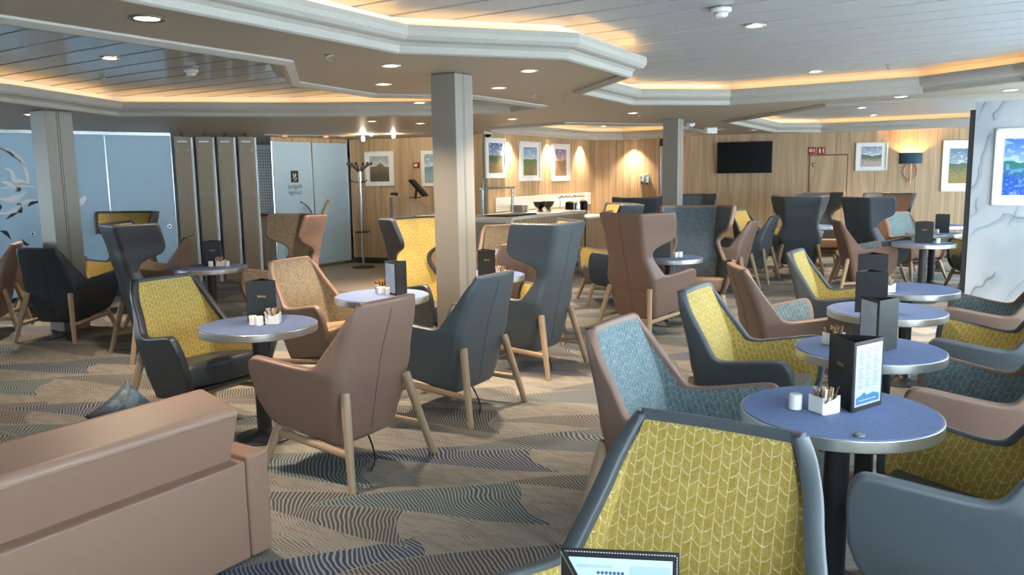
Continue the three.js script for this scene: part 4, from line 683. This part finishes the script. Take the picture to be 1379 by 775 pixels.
// copper light bar and pendants
const bulbMat = std(0xffe8c8, 0.4, { emissive: new THREE.Color(1, 0.85, 0.62), emissiveIntensity: 9 });
{
  const a = onDepth(356, 181, -12.3), b = onDepth(478, 188, -13.0), L = Math.hypot(b.x - a.x, b.z - a.z), g = thing('light_bar', 'copper light bar with small bulbs above the glass doors', 'lamp', [a.x, a.y, a.z], Math.atan2(-(b.z - a.z), b.x - a.x));
  part('bar', rbox(L, 0.035, 0.04, 0.006, L / 2, 0, 0), M.copper, g);
  for (const f of [0.21, 0.66]) { part('stem', cyl(0.008, 0.008, ceilAt(a.z) - a.y, 10, f * L, 0, 0), M.copper, g); part('mount', rbox(0.09, 0.10, 0.07, 0.01, f * L, 0, 0), M.copper, g); }
  for (const [f, dy] of [[0.19, 0.06], [0.67, 0.03], [0.73, 0.07]]) { part('bulb', new THREE.SphereGeometry(0.03, 16, 12).translate(f * L, dy, 0.06), bulbMat, g); const l = new THREE.PointLight(new THREE.Color(1, 0.85, 0.62), 0.9); l.position.set(f * L, dy, 0.06); l.castShadow = true; g.add(l); }
}
for (const [x, y] of [[489, 187], [500, 180], [530, 183]]) { const p = onDepth(x, y, -12.6), c = ceilAt(-12.6), g = thing('pendant_bulb', 'small bare pendant bulb glowing before the oak entrance wall', 'lamp', [p.x, p.y, p.z], 0, 'pendant bulbs at the entrance'); part('bulb', new THREE.SphereGeometry(0.03, 16, 12).scale(1, 1.4, 1), bulbMat, g); part('cord', cyl(0.003, 0.003, Math.max(0.03, c - p.y), 6, 0, 0.02, 0), M.black, g); const l = new THREE.PointLight(new THREE.Color(1, 0.85, 0.62), 0.9); l.castShadow = true; g.add(l); }
{ // coat stand
  const p = onY(490, 361, 0), g = thing('coat_stand', 'steel coat stand with dark hooks and round base in front of the oak wall', 'coat stand', [p.x, 0, p.z], 0.4);
  part('base', lathe([[0.0001, 0], [0.19, 0], [0.19, 0.02], [0.17, 0.028], [0.03, 0.035], [0.0001, 0.035]], 36), M.charcoal, g); part('pole', cyl(0.02, 0.02, 1.58, 16, 0, 0.03, 0), M.steel, g); part('collar', cyl(0.035, 0.035, 0.16, 16, 0, 1.44, 0), M.steel, g); part('umbrella_ring', new THREE.TorusGeometry(0.12, 0.008, 8, 28).rotateX(Math.PI / 2).translate(0, 0.6, 0), M.charcoal, g);
  for (let i = 0; i < 6; i++) { const a = i * Math.PI / 3, c = Math.cos(a), s = Math.sin(a); part('hook', merge(tube([[c * 0.02, 1.58, s * 0.02], [c * 0.1, 1.66, s * 0.1], [c * 0.18, 1.71, s * 0.18]], 0.011, 10, 8), new THREE.SphereGeometry(0.026, 12, 8).translate(c * 0.19, 1.72, s * 0.19)), M.charcoal, g); if (i % 2) part('hook', tube([[c * 0.03, 1.42, s * 0.03], [c * 0.1, 1.42, s * 0.1], [c * 0.16, 1.45, s * 0.16]], 0.01, 10, 8), M.charcoal, g); }
}
{ // host lectern with screen
  const zz = -11.6, p = onDepth(529, 265, zz), q = onDepth(598, 292, zz), w = q.x - p.x, g = thing('host_lectern', 'oak host lectern with sloping top behind the dark yellow wing chair', 'lectern', [p.x, 0, zz], 0);
  const s = new THREE.Shape(); s.moveTo(0, 0.02); s.lineTo(w, 0.02); s.lineTo(w, q.y); s.lineTo(0.12, p.y + 0.0); s.lineTo(0, p.y); s.closePath();
  part('body', metreUV(new THREE.ExtrudeGeometry(s, { depth: 0.5, bevelEnabled: false }).translate(0, 0, -0.5)), M.oak, g); part('side_trim', rbox(0.05, p.y - 0.02, 0.52, 0.004, -0.025, p.y / 2, -0.25), M.brushed, g); part('top_ledge', rbox(0.5, 0.025, 0.54, 0.006, w - 0.12, q.y + 0.03, -0.25), M.oak, g);
  const t = thing('till_screen', 'black tilted till screen on the oak lectern', 'screen', [p.x + 0.30, p.y - 0.035, zz - 0.2], -0.15); part('monitor', rbox(0.32, 0.035, 0.26, 0.008).rotateZ(-0.85).translate(0.05, 0.15, 0), M.black, t); part('display', rbox(0.27, 0.004, 0.21, 0.001).translate(0, 0.019, 0).rotateZ(-0.85).translate(0.05, 0.15, 0), M.blackGloss, t); part('stand', merge(limb([0, 0.0, 0], [0.02, 0.16, -0.01], 0.02, 0.016), rbox(0.16, 0.015, 0.12, 0.005, 0, 0.012, 0)), M.charcoal, t);
  const c = thing('card_reader', 'black card reader on the end of the oak lectern', 'card reader', [p.x + 0.02, p.y + 0.002, zz - 0.15], 0.2); part('handset', rbox(0.11, 0.035, 0.07, 0.012, -0.02, 0.035, 0), M.black, c); part('arm', limb([0.02, 0.0, 0], [0.0, 0.03, 0], 0.012, 0.01), M.black, c);
}
// ================================================================ BUFFET
{
  const P0 = onY(697, 293, 0.9), ang = ROOM_TURN + Math.PI / 2, L = 2.25;          // local x along V, local z along U
  const O = W(-6.16, P0.x * VX + P0.z * VZ);
  const g = thing('buffet_counter', 'buffet counter with vertical oak slats and white stone top', 'counter', [O.x, 0, O.z], ang);
  const slat = (w) => metreUV(rbox(w, 0.78, 0.02, 0.003)); const ns = 24, sw = L / ns, sg = [slat(sw - 0.008), slat(sw - 0.008)];
  part('carcass', box(L, 0.84, 0.85, L / 2, 0.44, -0.45), M.charcoal, g); for (let i = 0; i < ns; i++) part('slat', sg[i % 2], M.oak, g, [(i + 0.5) * sw, 0.47, -0.01]);
  part('worktop', rbox(L + 0.04, 0.045, 0.92, 0.006, L / 2, 0.88, -0.44), M.whiteGloss, g); part('end_panel', rbox(0.04, 0.88, 0.92, 0.005, -0.02, 0.44, -0.44), M.whiteGloss, g);
  const low = thing('low_counter', 'lower oak slatted counter with white top after the step in the buffet', 'counter', W(-6.16, O.x * VX + O.z * VZ + L + 0.05).toArray(), ang), L2 = 1.0;
  part('carcass', box(L2, 0.70, 0.85, L2 / 2, 0.37, -0.45), M.charcoal, low); for (let i = 0; i < 11; i++) part('slat', metreUV(rbox(L2 / 11 - 0.008, 0.66, 0.02, 0.003)), M.oak, low, [(i + 0.5) * L2 / 11, 0.40, -0.01]); part('worktop', rbox(L2, 0.04, 0.92, 0.006, L2 / 2, 0.76, -0.44), M.whiteGloss, low);
  const at = (x, z, y = 0.9025) => [O.x + VX * x + UX * z, y, O.z + VZ * x + UZ * z];
  const sp = thing('splashback', 'white stone splashback on the wall behind the buffet', 'panel', [O.x + VX * 0.9 + UX * -0.893, 0.9035, O.z + VZ * 0.9 + UZ * -0.893], ang); part('slab', rbox(3.3, 0.22, 0.02, 0.004, 1.65, 0.13, 0.012), M.white, sp);
  const sn = thing('sneeze_guard', 'chrome sneeze guard with glass shelf over the buffet', 'sneeze guard', at(-0.02, -0.52), ang); for (const x of [0.05, 0.85]) part('post', rbox(0.035, 0.42, 0.035, 0.008, x, 0.21, 0), M.steel, sn); part('glass_shelf', rbox(1.0, 0.01, 0.42, 0.003, 0.45, 0.43, 0.05), M.glass, sn); part('lamp_bar', rbox(0.9, 0.03, 0.05, 0.005, 0.45, 0.405, 0), M.steel, sn);
  const hob = thing('cold_tray', 'black cold tray set on the buffet end', 'tray', at(-0.02, -0.28), ang); part('plate', rbox(0.8, 0.02, 0.4, 0.005, 0.45, 0.01, 0), M.black, hob);
  const bl = thing('grey_cabinet', 'grey cabinet closing the end of the buffet', 'cabinet', [O.x - UX * 0.02 - VX * 0.06, 0, O.z - UZ * 0.02 - VZ * 0.06], ang); part('body', rbox(0.03, 0.80, 0.84, 0.005, -0.015, 0.42, -0.46), std(0x8f8f8d, 0.5), bl); part('plinth', box(0.02, 0.06, 0.8, -0.012, 0.03, -0.46), M.black, bl);
  const plateStack = (x, z, n, lab) => { for (let i = 0; i < n; i++) { const t = thing('plate', lab, 'plate', at(x, z, 0.9025 + i * 0.014), 0, 'stacked plates on the buffet'); part('dish', lathe([[0.0001, 0], [0.07, 0], [0.125, 0.016], [0.127, 0.018], [0.07, 0.005], [0.0001, 0.004]], 28), M.whiteGloss, t); } };
  plateStack(1.13, -0.62, 9, 'white plate in the tall stack on the buffet'); plateStack(1.42, -0.72, 8, 'white plate in the short stack on the buffet');
  for (const [x, z, r, m, lab] of [[1.5, -0.42, 0.11, M.blackGloss, 'dark glazed bowl on the buffet, next to the plates'], [1.76, -0.42, 0.11, M.black, 'black bowl on the buffet before the step']]) { const t = thing('bowl', lab, 'bowl', at(x, z)); part('bowl', lathe([[0.0001, 0.05], [r * 0.3, 0.05], [r * 0.75, 0.09], [r, 0.16], [r * 0.96, 0.16], [r * 0.7, 0.1], [0.0001, 0.06]], 32), m, t); part('stand', lathe([[r * 0.55, 0], [r * 0.3, 0.05], [r * 0.28, 0.05], [r * 0.5, 0]], 24), M.steel, t); }
  for (let i = 0; i < 6; i++) { const t = thing('glass_tumbler', 'clear glass tumbler in the cluster on the buffet', 'glass', at(1.9 + (i % 3) * 0.1, -0.7 + Math.floor(i / 3) * 0.1), 0, 'tumblers on the buffet'); part('cup', lathe([[0.0001, 0], [0.028, 0], [0.036, 0.12], [0.033, 0.12], [0.026, 0.006], [0.0001, 0.006]], 20), M.glass, t); }
  for (let i = 0; i < 3; i++) { const t = thing('cereal_dispenser', 'steel and glass dispenser on the lower buffet counter', 'dispenser', at(2.5 + i * 0.26, -0.42, 0.782), ang, 'dispensers on the lower counter'); part('body', lathe([[0.0001, 0.02], [0.06, 0.02], [0.075, 0.06], [0.075, 0.22], [0.05, 0.25], [0.0001, 0.26]], 24), i === 1 ? M.steel : M.blackGloss, t); part('stand', rbox(0.16, 0.02, 0.14, 0.005, 0, 0.01, 0), M.steel, t); part('tap', limb([0, 0.06, 0.07], [0, 0.05, 0.12], 0.01, 0.01), M.steel, t); }
  const lamp = thing('heat_lamp_rail', 'chrome rail with small round hooks above the lower counter', 'rail', at(2.35, -0.55, 0.782), ang); part('rail', limb([0, 0.32, 0], [0.95, 0.32, 0], 0.012, 0.012), M.steel, lamp); for (const x of [0.05, 0.9]) part('post', cyl(0.01, 0.01, 0.32, 10, x, 0, 0), M.steel, lamp); for (let i = 0; i < 6; i++) part('knob', new THREE.SphereGeometry(0.025, 12, 8).translate(0.08 + i * 0.15, 0.34, 0.02), M.steel, lamp);
}
// ================================================================ CEILING FITTINGS
const dlGeo = { rim: lathe([[0.045, 0.004], [0.047, -0.004], [0.062, -0.006], [0.068, -0.002], [0.068, 0.0], [0.045, 0.004]], 32), lens: new THREE.CylinderGeometry(0.044, 0.044, 0.004, 28) };
function downlight(p, label, k = 1, s = 1, ring = M.white) {
  const g = thing('downlight', label, 'downlight', [p.x, p.y - 0.002, p.z], 0, 'recessed ceiling downlights'); g.scale.setScalar(s);
  part('rim', dlGeo.rim, ring, g); part('lens', dlGeo.lens, std(0x332c22, 0.4, { emissive: SPOT.color, emissiveIntensity: SPOT.glow * k }), g);
  const l = new THREE.SpotLight(SPOT.color, SPOT.power * k, 0, 0.85, 0.7, 2); l.position.set(0, -0.012, 0); l.target.position.set(0, -1, 0); l.shadow.radius = 2; l.castShadow = true; g.add(l, l.target);
}
const inSoffit = 'recessed downlight glowing in the taupe ceiling', inPlank = 'recessed downlight glowing in the metal plank ceiling';
downlight(onCeil(198, 24), 'large chrome ringed downlight in the taupe ceiling over the sofa', 0.8, 1.25, M.steel);
for (const [x, y] of [[526, 88], [516, 113], [712, 95], [671, 118], [852, 152], [565, 138], [622, 150], [690, 160], [1212, 130], [1360, 121], [1015, 175], [40, 154], [501, 163], [566, 166]]) downlight(onCeil(x, y), inSoffit);
for (const [u, v] of [[-6.95, 11.0], [-6.95, 12.3], [-6.95, 13.5], [-6.3, 14.25]]) { const w = W(u, v); downlight(new THREE.Vector3(w.x, ceilAt(w.z), w.z), inSoffit, 0.9); }
const DECK = 0.182;
for (const [x, y] of [[1017, 34], [1098, 96], [148, 78], [1160, 145], [1176, 155], [813, 170], [858, 177]]) downlight(onCeil(x, y, DECK), inPlank);
for (const [u, v] of [[-5.0, 4.9], [-5.3, 6.0]]) { const w = W(u, v); downlight(new THREE.Vector3(w.x, ceilAt(w.z) + DECK, w.z), inPlank); }
for (const [x, y, off, lab] of [[971, 10, DECK, 'white round smoke detector in the bright plank ceiling'], [257, 93, DECK, 'white round smoke detector in the glossy plank ceiling']]) { const p = onCeil(x, y, off), g = thing('smoke_detector', lab, 'smoke detector', [p.x, p.y, p.z]); part('base', lathe([[0.0001, 0], [0.058, 0], [0.058, -0.022], [0.05, -0.028], [0.0001, -0.028]], 32), M.white, g); part('head', lathe([[0.0001, -0.028], [0.04, -0.028], [0.038, -0.046], [0.024, -0.054], [0.0001, -0.054]], 32), M.white, g); }
for (const [x, y, off] of [[443, 74, 0], [718, 127, 0], [1197, 87, DECK], [138, 105, DECK], [860, 153, 0]]) { const p = onCeil(x, y, off), g = thing('sprinkler', 'small steel sprinkler head hanging from the ceiling', 'sprinkler', [p.x, p.y, p.z], 0.5, 'ceiling sprinkler heads'); part('rose', lathe([[0.0001, 0], [0.028, 0], [0.026, -0.006], [0.008, -0.008], [0.0001, -0.008]], 20), M.alu, g); part('frame', new THREE.TorusGeometry(0.014, 0.003, 6, 20).translate(0, -0.022, 0), M.brushed, g); part('deflector', cyl(0.014, 0.014, 0.003, 16, 0, -0.04, 0), M.brushed, g); }
{ const p = onCeil(957, 172), g = thing('ceiling_projector', 'white box with a small lamp arm hanging below the ceiling near the television', 'sensor', [p.x, p.y, p.z], 0.2); part('box', rbox(0.17, 0.09, 0.12, 0.012, 0, -0.045, 0), M.white, g); part('arm', limb([0.08, -0.03, 0], [0.22, -0.02, 0.05], 0.012, 0.012), M.steel, g); }
{ const p = onCeil(930, 166), g = thing('smoke_detector', 'small white smoke detector right of the far pillar', 'smoke detector', [p.x, p.y, p.z]); part('base', lathe([[0.0001, 0], [0.06, 0], [0.058, -0.03], [0.035, -0.055], [0.0001, -0.055]], 24), M.white, g); part('led', cyl(0.006, 0.006, 0.004, 8, 0, -0.058, 0), M.red, g); }
{ const p = onDepth(657, 181, -12.3), g = thing('dome_camera', 'white dome camera on the oak pier beside the buffet', 'camera', [p.x, p.y, p.z]); part('housing', lathe([[0.0001, 0.06], [0.055, 0.06], [0.06, 0.0], [0.0001, 0]], 24), M.white, g); part('dome', new THREE.SphereGeometry(0.05, 20, 12, 0, Math.PI * 2, Math.PI / 2, Math.PI / 2), M.blackGloss, g); part('bracket', rbox(0.04, Math.max(0.05, ceilAt(p.z) - p.y - 0.06), 0.04, 0.004, 0, 0.06 + Math.max(0.05, ceilAt(p.z) - p.y - 0.06) / 2, 0), M.white, g); }

shade(scene);
renderer.render(scene, camera);
